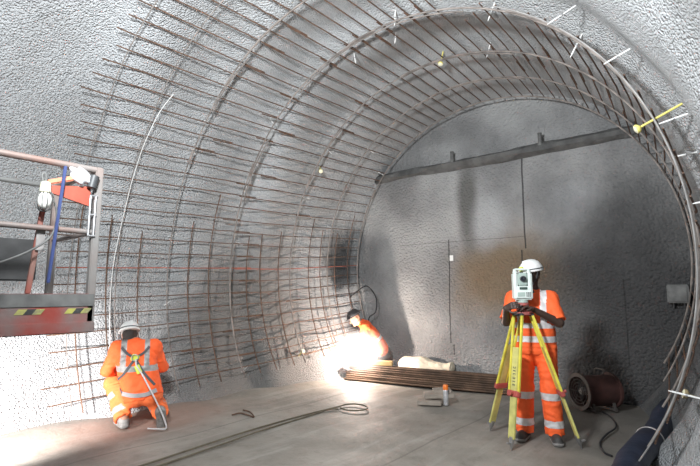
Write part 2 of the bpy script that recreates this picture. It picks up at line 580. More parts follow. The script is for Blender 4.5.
wall_pin(443, 62, 0.10, 'yellow capped pin hanging from the crown between the second and third far hoops', True, (0, -.5, -0.4))
wall_pin(325, 171, 0.10, 'yellow capped pin on the upper left curve of the lining', True, (0, -.7, -0.1))
wall_pin(305, 352, 0.08, 'yellow capped pin low on the left wall beside the welder', True, (0, -.3, 0.1))
for q, (px, py, lb) in enumerate([
        (174, 238, 'white pin on left wall mesh, highest of three beside the white cable'),
        (170, 304, 'white pin on left wall mesh at about the crouching worker\'s helmet height'),
        (172, 366, 'white pin on left wall beside the crouching worker\'s right shoulder'),
        (243, 243, 'white pin on the left wall midway between crouching worker and welder'),
        (250, 366, 'white pin just above the floor between the two working men at the left wall'),
        (276, 126, 'white pin on the upper left curve, above the yellow capped pin'),
        (309, 200, 'white pin on the left curve just below and left of a yellow capped pin'),
        (331, 153, 'white pin on the left curve just above a yellow capped pin'),
        (371, 152, 'white pin on the left curve next to the hoop before the end wall'),
        (383, 176, 'white pin at the mesh edge where the left curve meets the end wall ledge'),
        (355, 58, 'white pin at a lapped hoop joint high on the left of the crown'),
        (395, 22, 'white pin on the crown hoop nearest the top of the photo, left one'),
        (396, 38, 'white pin on the crown between two lengthwise bars, left of the yellow cap'),
        (490, 15, 'white pin at the very top of the crown above the surveyor'),
        (488, 54, 'white pin on the crown right of the hanging yellow capped pin')]):
    wall_pin(px, py, 0.05 + 0.02 * (q % 3), lb, None, (0, random.uniform(-.2, .2), random.uniform(-.1, .3)))
def rim_th(px, py):
    p = at(px, py, 1, 4.42)
    cx, cz, R_ = circ(4.42)
    return math.degrees(math.atan2(p.z - cz, p.x - cx))
wall_pin(574, 44, 0.12, 'white pin on the right of the crown hanging free of the mesh', None, (0, 0, -.5))
rim_pin(rim_th(579, 8), 4.34, 0.20, 'long white pin, topmost along the right rim of the mesh', None, (-.2, -.6, 0.0))
rim_pin(rim_th(616, 62), 4.40, 0.12, 'white pin, second from the top along the right rim of the mesh', None, (0, 0, .25))
rim_pin(rim_th(644, 121), 4.50, 0.25, 'yellow capped pin sticking out of the right rim of the mesh', True, (0, -.25, -.12))
rim_pin(rim_th(664, 126), 4.40, 0.10, 'white pin on the right rim just right of the yellow capped pin', None, (0, 0, .15))
rim_pin(rim_th(668, 150), 4.9, 0.06, 'short white pin on the right rim below the yellow capped pin', None, (0, 0, .2))
rim_pin(rim_th(693, 204), 4.40, 0.08, 'white pin on the right rim level with the end wall shoulder', None, (0, 0, 0))
rim_pin(rim_th(699, 294), 4.40, 0.08, 'white pin on the right rim in front of the grey box', None, (0, 0, 0))
rim_pin(rim_th(690, 393), 4.40, 0.12, 'white pin on the right rim, lowest of the white ones there', None, (0, 0, -.2))
rim_pin(rim_th(688, 404), 4.8, 0.06, 'dusty yellow capped pin low on the right rim above the blue duct', 'dusty', (0, -.3, -.1))

# ------------------------------------------------------------------ end wall fittings
M_STUB = mat('dusty steel stub', (0.14, 0.14, 0.135), 0.7, 0.2, var=0.3)
for px, py, lb in ((452, 160, 'short steel stub standing on the end wall ledge, left of the two'), (540, 145, 'short steel stub standing on the end wall ledge, right of the two')):
    p = at(px, py, 1, END_Y - 0.06)
    bm = NB()
    lathe(bm, [(0.038, -0.02), (0.038, 0.02), (0.03, 0.022), (0.03, 0.17), (0.034, 0.172), (0.034, 0.19)], (0, 0, 0), (0, 0, 1), 14)
    o = tag(obj('steel_stub', bm, M_STUB), lb, 'steel stub', 'stubs on the ledge')
    o.location = (p.x, END_Y - 0.055, 3.88)
p = at(451, 258, 1, END_Y - 0.03)
bm = NB()
box(bm, (0, 0, 0), (0.07, 0.012, 0.10), None, 0.003)
o = tag(obj('wall_tag', bm, M_WHITE), 'small pale square tag on the vertical joint of the end wall', 'tag'); o.location = (p.x, END_Y - 0.012, p.z)
t = thing('junction_box', 'grey box on the dark end wall at the right behind a white pin', 'box', (-0.72, END_Y - 0.10, 1.49))
bm = NB(); box(bm, (0, 0, 0), (0.24, 0.15, 0.24), None, 0.012); obj('housing', bm, M_STUB, t)
bm = NB(); box(bm, (0, -0.085, 0), (0.20, 0.02, 0.20), None, 0.006); obj('lid', bm, M_STUB, t)
for sx in (-1, 1):
    bm = NB(); lathe(bm, [(0.014, 0), (0.014, 0.04), (0.02, 0.041), (0.02, 0.05)], (sx * 0.06, 0, -0.115), (0, 0, -1), 10); obj('gland', bm, M_BLACK, t)
# black cable looped in the corner by the welder
bm = NB()
pts = [at(*p, 1, 7.36) for p in [(322, 297), (334, 303), (346, 300), (356, 292), (366, 286), (372, 291), (377, 300), (375, 312), (370, 317), (368, 326), (371, 334)]]
pts = [p + Vector((0, 0.02 * math.sin(3 * k), 0)) for k, p in enumerate(pts)]
tube(bm, spline(pts, 5), 0.011, 8)
tag(obj('hanging_cable', bm, M_BLACK), 'black cable looped on the mesh in the corner above the welder', 'cable')

# ------------------------------------------------------------------ sdf bodies
class Field:
    """Soft union of round cones and ellipsoids, meshed with surface nets."""
    def __init__(s): s.p = []; s.wr = 0.0
    def cone(s, a, b, ra, rb=None, k=0.02, tag=0, clip=()):
        s.p.append(('c', np.array(a, float), np.array(b, float), ra, ra if rb is None else rb, k, tag, clip)); return s
    def ell(s, c, r, axes=None, k=0.02, tag=0, clip=()):
        A = np.eye(3) if axes is None else np.array([list(v) for v in axes], float)
        s.p.append(('e', np.array(c, float), np.array(r, float), A, 0, k, tag, clip)); return s
    @staticmethod
    def dist(q, P):
        if q[0] == 'c':
            a, b, ra, rb = q[1:5]
            ab = b - a
            t = np.clip(((P - a) @ ab) / max(ab @ ab, 1e-9), 0, 1)
            d = np.linalg.norm(P - a - t[..., None] * ab, axis=-1) - (ra + (rb - ra) * t)
        else:
            c, r, A = q[1:4]
            L = (P - c) @ A.T
            k0 = np.linalg.norm(L / r, axis=-1); k1 = np.linalg.norm(L / (r * r), axis=-1)
            d = np.where(k1 > 1e-6, k0 * (k0 - 1) / np.maximum(k1, 1e-6), -min(r))
        for pt, n in q[7]:
            n = np.array(n, float); n = n / np.linalg.norm(n)
            d = np.maximum(d, (P - np.array(pt, float)) @ n)
        return d
    def bounds(s, q):
        if q[0] == 'c':
            r = max(q[3], q[4]); return np.minimum(q[1], q[2]) - r, np.maximum(q[1], q[2]) + r
        r = max(q[2]); return q[1] - r, q[1] + r
    def nearest_tag(s, P):
        best = np.full(len(P), 9e9); tg = np.zeros(len(P), int)
        for q in s.p:
            d = s.dist(q, P); m = d < best
            best[m] = d[m]; tg[m] = q[6]
        return tg
    def mesh(s, res):
        lo = np.min([s.bounds(q)[0] for q in s.p], 0) - 4 * res
        hi = np.max([s.bounds(q)[1] for q in s.p], 0) + 4 * res
        n = np.ceil((hi - lo) / res).astype(int) + 1
        F = np.full(n, 0.5, np.float32)
        gx = [lo[i] + np.arange(n[i]) * res for i in range(3)]
        for q in s.p:
            a, b = s.bounds(q); pad = q[5] * 1.5 + 3 * res
            i0 = np.maximum(((a - pad - lo) / res).astype(int), 0); i1 = np.minimum(((b + pad - lo) / res).astype(int) + 2, n)
            sl = tuple(slice(i0[i], i1[i]) for i in range(3))
            P = np.stack(np.meshgrid(*[gx[i][sl[i]] for i in range(3)], indexing='ij'), -1)
            d = s.dist(q, P)
            if s.wr:
                w = np.sin(38 * P[..., 2] + 21 * P[..., 0] + 5 * np.sin(17 * P[..., 1] + 9 * P[..., 2])) * np.sin(29 * P[..., 0] - 16 * P[..., 2] + 3 * np.sin(23 * P[..., 2]))
                d = d + s.wr * w
            f = F[sl]; k = max(q[5], 1e-5)
            h = np.maximum(k - np.abs(f - d), 0) / k
            F[sl] = np.minimum(f, d) - h * h * k * 0.25
        ins = F < 0
        C = [(0,0,0),(1,0,0),(0,1,0),(1,1,0),(0,0,1),(1,0,1),(0,1,1),(1,1,1)]
        m = n - 1
        cnt = np.zeros(m, np.int8)
        for c in C: cnt += ins[c[0]:c[0]+m[0], c[1]:c[1]+m[1], c[2]:c[2]+m[2]]
        act = np.argwhere((cnt > 0) & (cnt < 8))
        idx = np.full(m, -1, np.int64); idx[tuple(act.T)] = np.arange(len(act))
        val = np.stack([F[tuple((act + c).T)] for c in C], 1)
        acc = np.zeros((len(act), 3)); num = np.zeros(len(act))
        for a in range(8):
            for b in range(a + 1, 8):
                ca, cb = np.array(C[a]), np.array(C[b])
                if np.abs(ca - cb).sum() != 1: continue
                va, vb = val[:, a], val[:, b]
                x = (va < 0) != (vb < 0)
                t = np.where(x, va / np.where(x, va - vb, 1), 0)
                acc[x] += (ca + t[:, None] * (cb - ca))[x]; num[x] += 1
        V = lo + (act + acc / num[:, None]) * res
        faces = []
        for ax in range(3):
            u, v = (ax + 1) % 3, (ax + 2) % 3
            sa = [slice(None)] * 3; sb = [slice(None)] * 3
            sa[ax] = slice(0, -1); sb[ax] = slice(1, None)
            A, B = ins[tuple(sa)], ins[tuple(sb)]
            for flip, msk in ((0, A & ~B), (1, ~A & B)):
                e = np.argwhere(msk)
                du = np.zeros(3, int); du[u] = 1
                dv = np.zeros(3, int); dv[v] = 1
                qd = np.stack([idx[tuple((e - du - dv).T)], idx[tuple((e - dv).T)], idx[tuple(e.T)], idx[tuple((e - du).T)]], 1)
                faces.append(qd[:, ::-1] if flip else qd)
        Fc = np.concatenate(faces)
        return V, Fc[(Fc >= 0).all(1)]

def field_obj(name, fld, res, mats, parent, fmat=None, cut=None):
    V, Fc = fld.mesh(res)
    me = bpy.data.meshes.new(name)
    me.from_pydata(V.tolist(), [], Fc.tolist())
    for m in (mats if isinstance(mats, (list, tuple)) else [mats]): me.materials.append(m)
    if fmat is not None:
        cen = V[Fc].mean(1)
        me.polygons.foreach_set('material_index', np.asarray(fmat(cen, fld.nearest_tag(cen)), dtype=np.int32))
    me.polygons.foreach_set('use_smooth', np.ones(len(Fc), bool))
    me.update()
    o = link(bpy.data.objects.new(name, me))
    o.parent = parent
    return o

def nrm(v):
    v = np.array(v, float); return v / np.linalg.norm(v)

def hand(f, wrist, along, palm_n, side, curl=0.6, tag=0, s=1.0):
    """Palm, four fingers and a thumb. along: wrist to knuckles; palm_n: the way the palm faces; side +1 puts the thumb on along x palm_n."""
    w = np.array(wrist, float); d = nrm(along); n = np.array(palm_n, float); n = nrm(n - d * (n @ d)); t = np.cross(d, n) * side
    for q in (-0.026, -0.009, 0.009, 0.026):
        f.cone(w + d * 0.012 + t * q * 0.7, w + d * 0.085 * s + t * q, 0.0155, 0.0135, 0.012, tag)
    for q, L in zip((0.031, 0.0105, -0.0105, -0.031), (0.070, 0.079, 0.073, 0.057)):
        p = w + d * 0.088 * s + t * q; a = 0.25 + 0.1 * curl
        for i, seg in enumerate((0.45, 0.31, 0.24)):
            a += curl * (0.55 if i else 0.5)
            e = p + (d * math.cos(a) + n * math.sin(a)) * L * seg * 1.1 * s
            f.cone(p, e, 0.0092 - 0.0008 * i, 0.0086 - 0.0008 * i, 0.004, tag); p = e
    p = w + d * 0.03 + t * 0.030
    e = p + (d * 0.55 + t * 0.7 + n * 0.35) * 0.045; f.cone(p, e, 0.014, 0.011, 0.012, tag)
    e2 = e + (d * 0.75 + t * 0.15 + n * 0.55) * 0.032; f.cone(e, e2, 0.011, 0.0095, 0.005, tag)
    e3 = e2 + (d * 0.8 - t * 0.15 + n * 0.55) * 0.026; f.cone(e2, e3, 0.0095, 0.008, 0.004, tag)

def head(f, c, fw, up, tag=0):
    c = np.array(c, float); fw = nrm(fw); up = np.array(up, float); up = nrm(up - fw * (up @ fw)); sd = np.cross(fw, up)
    ax = (sd, fw, up)
    f.ell(c + up * 0.025 - fw * 0.012, (0.076, 0.096, 0.098), ax, 0.03, tag)
    f.ell(c - up * 0.045 + fw * 0.028, (0.058, 0.062, 0.078), ax, 0.04, tag)
    f.cone(c + fw * 0.085 + up * 0.012, c + fw * 0.112 - up * 0.028, 0.010, 0.015, 0.016, tag)
    f.cone(c + fw * 0.078 + up * 0.03 + sd * 0.035, c + fw * 0.078 + up * 0.03 - sd * 0.035, 0.012, 0.012, 0.02, tag)
    f.cone(c + fw * 0.083 - up * 0.062 + sd * 0.02, c + fw * 0.083 - up * 0.062 - sd * 0.02, 0.008, 0.008, 0.008, tag)
    f.cone(c + fw * 0.080 - up * 0.076 + sd * 0.015, c + fw * 0.080 - up * 0.076 - sd * 0.015, 0.008, 0.008, 0.006, tag)
    f.ell(c + fw * 0.075 - up * 0.105, (0.028, 0.02, 0.02), ax, 0.025, tag)
    for q in (-1, 1):
        f.ell(c + sd * q * 0.078 - fw * 0.01 - up * 0.012, (0.010, 0.020, 0.034), ax, 0.008, tag)
    return ax

def body_field(J):
    f = Field()
    A = np.array
    for q in (-1, 1):
        o = nrm(A(J['shR']) - A(J['shL'])) * q
        f.cone(A(J['pelvis']) + o * 0.075, A(J['chest']) + o * 0.075, 0.105, 0.115, 0.06)
    f.cone(J['shL'], J['shR'], 0.072, 0.072, 0.08)
    f.cone((A(J['shL']) + A(J['shR'])) / 2, J['neck'], 0.075, 0.058, 0.06)
    f.cone(J['neck'], A(J['head']) - A(J['hup']) * 0.04, 0.058, 0.055, 0.03)
    head(f, J['head'], J['hfw'], J['hup'])
    for s in 'LR':
        f.cone(J['sh' + s], J['el' + s], 0.056, 0.044, 0.04); f.cone(J['el' + s], J['wr' + s], 0.045, 0.029, 0.02)
        hand(f, J['wr' + s], J['hd' + s], J['pn' + s], J['ts' + s], J.get('curl' + s, 0.6))
        f.cone(J['hip' + s], J['kn' + s], 0.088, 0.058, 0.05); f.cone(J['kn' + s], J['an' + s], 0.058, 0.040, 0.03)
        an = A(J['an' + s]); ft = nrm(J['ft' + s])
        f.cone(an - ft * 0.03 - A([0, 0, 0.0]), an + ft * 0.12 + A(J.get('fd' + s, (0, 0, -0.045))), 0.040, 0.034, 0.04)
    return f

M_EYE = mat('eye', (0.7, 0.68, 0.65), 0.2)
M_PUPIL = mat('pupil', (0.01, 0.008, 0.006), 0.2)
def eyes(J, parent):
    c = Vector(J['head']); fw = Vector(nrm(J['hfw'])); up = Vector(J['hup']); up = (up - fw * up.dot(fw)).normalized(); sd = fw.cross(up)
    for q in (-1, 1):
        bm = NB()
        p = c + fw * 0.079 + up * 0.004 + sd * 0.031 * q
        bmesh.ops.create_uvsphere(bm, u_segments=12, v_segments=8, radius=0.0125)
        for face in bm.faces: face.material_index = 1 if face.calc_center_median().normalized().dot(fw) > 0.88 else 0
        bmesh.ops.translate(bm, verts=bm.verts, vec=p)
        obj('eye', bm, [M_EYE, M_PUPIL], parent)

def helmet(J, parent, mt, lamp=False, strap=True, tilt=0.0):
    c = Vector(J['head']); fw = Vector(nrm(J['hfw'])); up = Vector(J['hup']); up = (up - fw * up.dot(fw)).normalized(); sd = fw.cross(up)
    ax = (list(sd), list(fw), list(up)); f = Field(); b = c + up * 0.050 - fw * 0.008
    A = lambda v: tuple(v)
    f.ell(A(b), (0.112, 0.138, 0.118), ax, 0.004, 0, [(A(b - up * 0.005), A(-up))])
    f.ell(A(b + fw * 0.035), (0.116, 0.150, 0.012), ax, 0.015, 0)
    f.cone(A(b + up * 0.114 - fw * 0.08 - up * .02), A(b + up * 0.116 + fw * 0.07 - up * .012), 0.014, 0.014, 0.02, 0)
    for q in (-1, 1):
        f.cone(A(b + sd * 0.045 * q + up * 0.104 - fw * 0.07 - up * .02), A(b + sd * 0.045 * q + up * 0.104 + fw * 0.05), 0.008, 0.008, 0.015, 0)
    h = field_obj('helmet', f, 0.006, mt, parent)
    bm = NB()
    ring = [b + up * 0.022 + (sd * 0.114 * math.cos(a) + fw * 0.140 * math.sin(a)) * 0.985 for a in [2 * PI * k / 32 for k in range(33)]]
    tube(bm, ring, 0.006, 6, cap=False); obj('lamp_band', bm, M_DGREY, h)
    if lamp:
        bm = NB(); lathe(bm, [(0.022, 0), (0.026, 0.005), (0.026, 0.03), (0.02, 0.036)], b + up * 0.035 + fw * 0.128, fw, 14); obj('head_lamp', bm, M_LIME, h)
    if strap:
        bm = NB()
        for q in (-1, 1):
            tube(bm, spline([b + sd * 0.100 * q + fw * 0.02, c + sd * 0.082 * q - up * 0.03 + fw * 0.03, c - up * 0.118 + fw * 0.055 + sd * 0.012 * q], 6), 0.0055, 6)
        obj('chin_strap', bm, M_DGREY, h)
    return h

def boot(J, s, parent, mt, msole):
    f = Field(); an = np.array(J['an' + s], float); ft = nrm(J['ft' + s]); dn = np.array(J.get('dn' + s, (0, 0, -1)), float); dn = nrm(dn)
    side = np.cross(ft, dn)
    sh = np.array(J['kn' + s], float); up = nrm(sh - an)
    f.cone(an + up * 0.10, an + dn * 0.01, 0.062, 0.058, 0.03, 0, [(an + up * 0.10, up)])
    f.cone(an + dn * 0.035 - ft * 0.035, an + dn * 0.045 + ft * 0.15, 0.050, 0.044, 0.03, 0, [(an + dn * 0.09, dn)])
    for q in (-1, 1):
        f.cone(an + dn * 0.062 - ft * 0.045 + side * 0.012 * q, an + dn * 0.062 + ft * 0.165 + side * 0.016 * q, 0.040, 0.040, 0.012, 1, [(an + dn * 0.09, dn), (an + dn * 0.055, -dn)])
    def fm(c, t):
        return np.where((c - an) @ dn > 0.058, 1, 0)
    return field_obj('boot', f, 0.007, [mt, msole], parent, fm)

# ------------------------------------------------------------------ clothing materials
M_ORANGE = mat('orange high visibility cloth', (0.92, 0.125, 0.026), 0.75, var=0.12, vscale=7, bump=0.35, bscale=28, bdist=0.02)
M_ORANGE2 = mat('faded orange cloth', (0.86, 0.17, 0.045), 0.8, var=0.15, vscale=6, bump=0.35, bscale=28, bdist=0.02)
M_TAPE = mat('silver reflective tape', (0.62, 0.60, 0.60), 0.45, 0.1, var=0.12, vscale=20)
M_TAPE2 = mat('dirty reflective tape', (0.30, 0.29, 0.28), 0.5, 0.1, var=0.2, vscale=20)
M_LIME = mat('lime plastic', (0.62, 0.72, 0.10), 0.4)
M_SKIN = mat('dark brown skin', (0.055, 0.032, 0.024), 0.5, var=0.1)
M_SKIN2 = mat('tanned skin', (0.34, 0.18, 0.12), 0.55, var=0.08)
M_BOOT = mat('dusty black leather', (0.045, 0.042, 0.04), 0.65, var=0.3, vscale=12)
M_SOLE = mat('grey dusty rubber sole', (0.24, 0.23, 0.22), 0.85, var=0.25, vscale=25)
M_HELM = mat('white helmet plastic', (0.80, 0.80, 0.78), 0.35)
M_HELMD = mat('dark helmet plastic', (0.05, 0.045, 0.045), 0.45)
M_GLOVE = mat('grey work glove', (0.20, 0.20, 0.20), 0.85)

def local_frame(px, py, X=None, Y=None):
    """Floor spot and the turn that puts local +y along the line of sight."""
    p = at(px, py, 2, 0.0) if X is None else Vector((X, Y, 0))
    return p, math.atan2(p.y, p.x) - PI / 2

def clothes(J, parent, sleeve, m_j, m_t, jmat, tmat, hem=-0.10, trlen=0.06):
    A = np.array
    sp = nrm(A(J['chest']) - A(J['pelvis'])); o = nrm(A(J['shR']) - A(J['shL']))
    f = Field(); f.wr = 0.0045
    hemc = A(J['pelvis']) + sp * hem
    for q in (-1, 1):
        f.cone(A(J['pelvis']) + o * q * 0.085 + sp * (hem + 0.02), A(J['chest']) + o * q * 0.08, 0.132, 0.136, 0.07, 0, [(hemc, -sp)])
    f.cone(J['shL'], J['shR'], 0.085, 0.085, 0.09, 0)
    nk = nrm(A(J['neck']) - (A(J['shL']) + A(J['shR'])) / 2)
    f.cone((A(J['shL']) + A(J['shR'])) / 2, A(J['neck']), 0.095, 0.074, 0.05, 3, [(A(J['neck']) + nk * 0.012, nk)])
    for s in 'LR':
        sh, el, wr = A(J['sh' + s], float), A(J['el' + s], float), A(J['wr' + s], float)
        d1 = nrm(el - sh); d2 = nrm(wr - el)
        if sleeve < 1:
            e = sh + (el - sh) * sleeve
            f.cone(sh, e + d1 * 0.02, 0.070, 0.076, 0.05, 1, [(e, d1)])
        else:
            e = el + (wr - el) * (sleeve - 1)
            f.cone(sh, el, 0.080, 0.066, 0.05, 1); f.cone(el, e + d2 * 0.02, 0.066, 0.052, 0.03, 2, [(e, d2)])
    jk = field_obj('jacket', f, 0.009, m_j, parent, jmat)
    f = Field(); f.wr = 0.005
    for q in (-1, 1):
        f.cone(A(J['pelvis']) + o * q * 0.075 + sp * 0.07, A(J['pelvis']) + o * q * 0.075 - sp * 0.02, 0.118, 0.122, 0.06, 0)
    for s in 'LR':
        hp, kn, an = A(J['hip' + s], float), A(J['kn' + s], float), A(J['an' + s], float)
        d = nrm(an - kn); e = an - d * trlen
        f.cone(hp, kn, 0.108, 0.086, 0.06, 1 if s == 'L' else 3); f.cone(kn, e + d * 0.02, 0.090, 0.093, 0.05, 2 if s == 'L' else 4, [(e, d)])
    tr = field_obj('trousers', f, 0.009, m_t, parent, tmat)
    return jk, tr

# ------------------------------------------------------------------ the surveyor
SO, srot = local_frame(537, 442)
SO = SO * 1.012
surveyor = thing('person', 'person in short-sleeved orange vest and trousers standing behind the yellow tripod', 'person', SO, srot)
J = dict(pelvis=(0.02, 0.02, 0.98), chest=(0.01, 0.0, 1.30), shL=(-0.165, -0.03, 1.44), shR=(0.19, 0.0, 1.44), neck=(0.025, -0.03, 1.535),
         head=(0.022, -0.065, 1.685), hfw=(-0.62, -0.76, -0.16), hup=(0, 0, 1),
         elL=(-0.245, -0.13, 1.20), wrL=(-0.235, -0.34, 1.345), elR=(0.265, -0.13, 1.20), wrR=(0.03, -0.28, 1.335),
         hdL=(0.50, -0.45, 0.25), pnL=(0.5, 0.6, -0.2), tsL=-1, hdR=(-0.85, -0.45, 0.3), pnR=(-0.2, -0.3, -0.9), tsR=1, curlL=0.75, curlR=0.55,
         hipL=(-0.085, 0.02, 0.93), hipR=(0.125, 0.02, 0.93), knL=(-0.095, -0.01, 0.52), knR=(0.15, -0.03, 0.52), anL=(-0.115, 0.02, 0.10), anR=(0.175, 0.0, 0.10),
         ftL=(-0.25, -0.95, 0), ftR=(0.12, -0.98, 0))
field_obj('body', body_field(J), 0.006, M_SKIN, surveyor)
eyes(J, surveyor)
def jm(c, t):
    z = c[:, 2]; x = c[:, 0]; fr = c[:, 1] < 0.02
    r = np.zeros(len(c), int)
    tor = (t == 0) | (t == 3)
    r[tor & (np.abs(z - 1.165) < 0.030)] = 1
    r[tor & (np.abs(z - 1.025) < 0.030)] = 1
    xs = np.where(z > 1.3, 0.115 + 0.05 * (z - 1.3), 0.115)
    r[tor & (np.abs(np.abs(x - 0.005) - xs) < 0.030) & (z > 1.165)] = 1
    return r
def tm(c, t):
    z = c[:, 2]; r = np.zeros(len(c), int)
    r[np.abs(z - 0.455) < 0.035] = 1
    r[np.abs(z - 0.185) < 0.035] = 1
    return r
clothes(J, surveyor, 0.92, [M_ORANGE, M_TAPE], [M_ORANGE, M_TAPE], jm, tm, hem=-0.10, trlen=-0.02)
helmet(J, surveyor, M_HELM, True)
for s in 'LR': boot(J, s, surveyor, M_BOOT, M_SOLE)
bm = NB(); box(bm, (-0.095, -0.145, 1.215), (0.045, 0.006, 0.075), None, 0.002); obj('badge', bm, M_WHITE, surveyor)

# ------------------------------------------------------------------ tripod and total station
M_TRIYEL = mat('yellow painted tripod wood', (0.70, 0.62, 0.08), 0.5, var=0.18, vscale=9, bump=0.2, bscale=60)
M_TRIYEL2 = mat('dusty yellow tripod wood', (0.56, 0.52, 0.17), 0.6, var=0.2, vscale=9)
M_CLAMP = mat('red tripod clamp', (0.42, 0.085, 0.07), 0.5, var=0.1)
M_TRIB = mat('dull red tribrach', (0.36, 0.10, 0.09), 0.5, var=0.15)
TC = Vector((-1.78, 4.84, 0))
tripod = thing('survey_tripod', 'yellow survey tripod with red clamps standing in front of the surveyor', 'tripod', TC, 0)
HEADZ = 1.315
bm = NB(); lathe(bm, [(0.085, HEADZ - 0.035), (0.09, HEADZ - 0.03), (0.09, HEADZ - 0.005), (0.08, HEADZ)], (0, 0, 0), (0, 0, 1), 24); obj('head_plate', bm, M_TRIB, tripod)
for px, py in ((490, 431), (511, 451), (582, 449)):
    ft = at(px, py, 2, 0.0) - TC
    h = Vector((ft.x, ft.y, 0)).normalized()
    top = h * 0.075 + Vector((0, 0, HEADZ - 0.03))
    d = (ft - top); L = d.length; d.normalize()
    s = d.cross(h).normalized()
    out = s.cross(d)
    leg = thing('leg', '', '', (0, 0, 0)); del leg['label']; del leg['category']
    leg.parent = tripod
    bm = NB()
    for q in (-1, 1):
        bar(bm, top + s * 0.052 * q, top + d * L * 0.60 + s * 0.058 * q, 0.024, 0.024, out, 0.004)
    obj('rail', bm, M_TRIYEL, leg)
    bm = NB(); bar(bm, top + d * L * 0.25, ft - d * 0.11, 0.078, 0.022, out, 0.004); sl = obj('slider', bm, M_TRIYEL2, leg)
    bm = NB()
    for k in range(6):                                          # a worn column of dark printed strokes
        o_ = top + d * L * (0.40 + 0.026 * k) + out * 0.0115
        for sg in ((-0.012, 0.0, 0.012) if k % 2 else (-0.012, 0.010)):
            bar(bm, o_ + s * sg - d * 0.008, o_ + s * sg + d * 0.008, 0.005, 0.002, out)
        bar(bm, o_ - s * 0.014 + d * (0.008 - 0.008 * (k % 3)), o_ + s * 0.014 + d * (0.008 - 0.008 * (k % 3)), 0.005, 0.002, out)
    obj('worn_print', bm, M_DGREY, sl)
    bm = NB(); bar(bm, top + d * L * 0.57, top + d * L * 0.615, 0.15, 0.044, out, 0.008)
    tube(bm, [top + d * L * 0.592 + out * 0.02, top + d * L * 0.592 + out * 0.055], 0.016, 10)
    obj('clamp', bm, M_CLAMP, leg)
    bm = NB(); bar(bm, top - s * 0.066, top + s * 0.066, 0.034, 0.03, d, 0.006); obj('hinge', bm, M_DGREY, leg)
    bm = NB(); tube(bm, [ft - d * 0.13, ft - d * 0.06, ft - d * 0.05, ft], [0.024, 0.022, 0.014, 0.004], 10)
    bar(bm, ft - d * 0.07, ft - d * 0.07 + out * 0.06, 0.03, 0.012, d, 0.003)
    obj('spike_shoe', bm, M_STEEL, leg)

M_TS = mat('pale green white instrument body', (0.66, 0.72, 0.68), 0.4, var=0.04)
M_TSG = mat('grey green instrument panel', (0.36, 0.44, 0.40), 0.45)
M_LCD = mat('dark display', (0.05, 0.075, 0.065), 0.15)
M_LENS = mat('lens glass', (0.01, 0.012, 0.02), 0.05, spec=0.9)
tz = HEADZ + 0.002
ang = math.atan2(TC.y, TC.x) - PI / 2 + 0.22
ts = thing('total_station', 'white-green total station mounted on the yellow tripod at the surveyor\'s face', 'surveying instrument', (TC.x, TC.y, tz), ang)
ts.scale = (0.84, 0.84, 0.80)
bm = NB()
lathe(bm, [(0.072, 0.0), (0.078, 0.006), (0.078, 0.022), (0.07, 0.028)], (0, 0, 0), (0, 0, 1), 24)
lathe(bm, [(0.066, 0.072), (0.072, 0.076), (0.072, 0.10), (0.066, 0.106)], (0, 0, 0), (0, 0, 1), 24)
tb = obj('tribrach', bm, M_TRIB, ts)
for k in range(3):
    a = PI / 2 + k * 2 * PI / 3
    bm = NB(); lathe(bm, [(0.010, 0.026), (0.010, 0.034), (0.021, 0.035), (0.021, 0.060), (0.010, 0.061), (0.010, 0.075)], (0.05 * math.cos(a), 0.05 * math.sin(a), 0), (0, 0, 1), 14); obj('levelling_screw', bm, M_DGREY, tb)
bm = NB(); lathe(bm, [(0.060, 0.106), (0.064, 0.11), (0.064, 0.14), (0.058, 0.145)], (0, 0, 0), (0, 0, 1), 24); obj('base_collar', bm, M_TSG, ts)
z0 = 0.145
bm = NB()
box(bm, (0, 0.0, z0 + 0.085), (0.215, 0.15, 0.17), None, 0.016)
for q in (-1, 1):
    box(bm, (0.084 * q, 0, z0 + 0.225), (0.048, 0.135, 0.24), None, 0.016)
    box(bm, (0.080 * q, 0, z0 + 0.348), (0.040, 0.09, 0.05), None, 0.014)
body = obj('alidade', bm, M_TS, ts)
bm = NB(); bar(bm, (-0.085, 0, z0 + 0.385), (0.085, 0, z0 + 0.385), 0.040, 0.024, Vector((0, 0, 1)), 0.008)
for q in (-1, 1): bar(bm, (0.082 * q, 0, z0 + 0.345), (0.082 * q, 0, z0 + 0.390), 0.03, 0.04, Vector((0, 1, 0)), 0.006)
obj('carry_handle', bm, M_TS, ts)
bm = NB()
box(bm, (0, 0, z0 + 0.255), (0.112, 0.13, 0.165), None, 0.014)
tele = obj('telescope', bm, M_TSG, ts)
bm = NB(); lathe(bm, [(0.030, 0.05), (0.036, 0.06), (0.036, 0.095), (0.030, 0.10), (0.028, 0.092)], (0, 0, z0 + 0.262), (0, -1, 0), 24); obj('objective_ring', bm, M_DGREY, tele)
bm = NB(); lathe(bm, [(0.028, 0.088), (0.026, 0.093), (0.012, 0.096)], (0, 0, z0 + 0.262), (0, -1, 0), 24); obj('lens', bm, M_LENS, tele)
bm = NB(); lathe(bm, [(0.016, 0.05), (0.02, 0.06), (0.02, 0.13), (0.016, 0.135)], (0, 0, z0 + 0.25), (0, 1, 0), 16); obj('eyepiece', bm, M_DGREY, tele)
bm = NB(); bar(bm, (0.0, -0.05, z0 + 0.342), (0.0, 0.05, z0 + 0.342), 0.022, 0.016, Vector((0, 0, 1)), 0.004); obj('sight', bm, M_DGREY, tele)
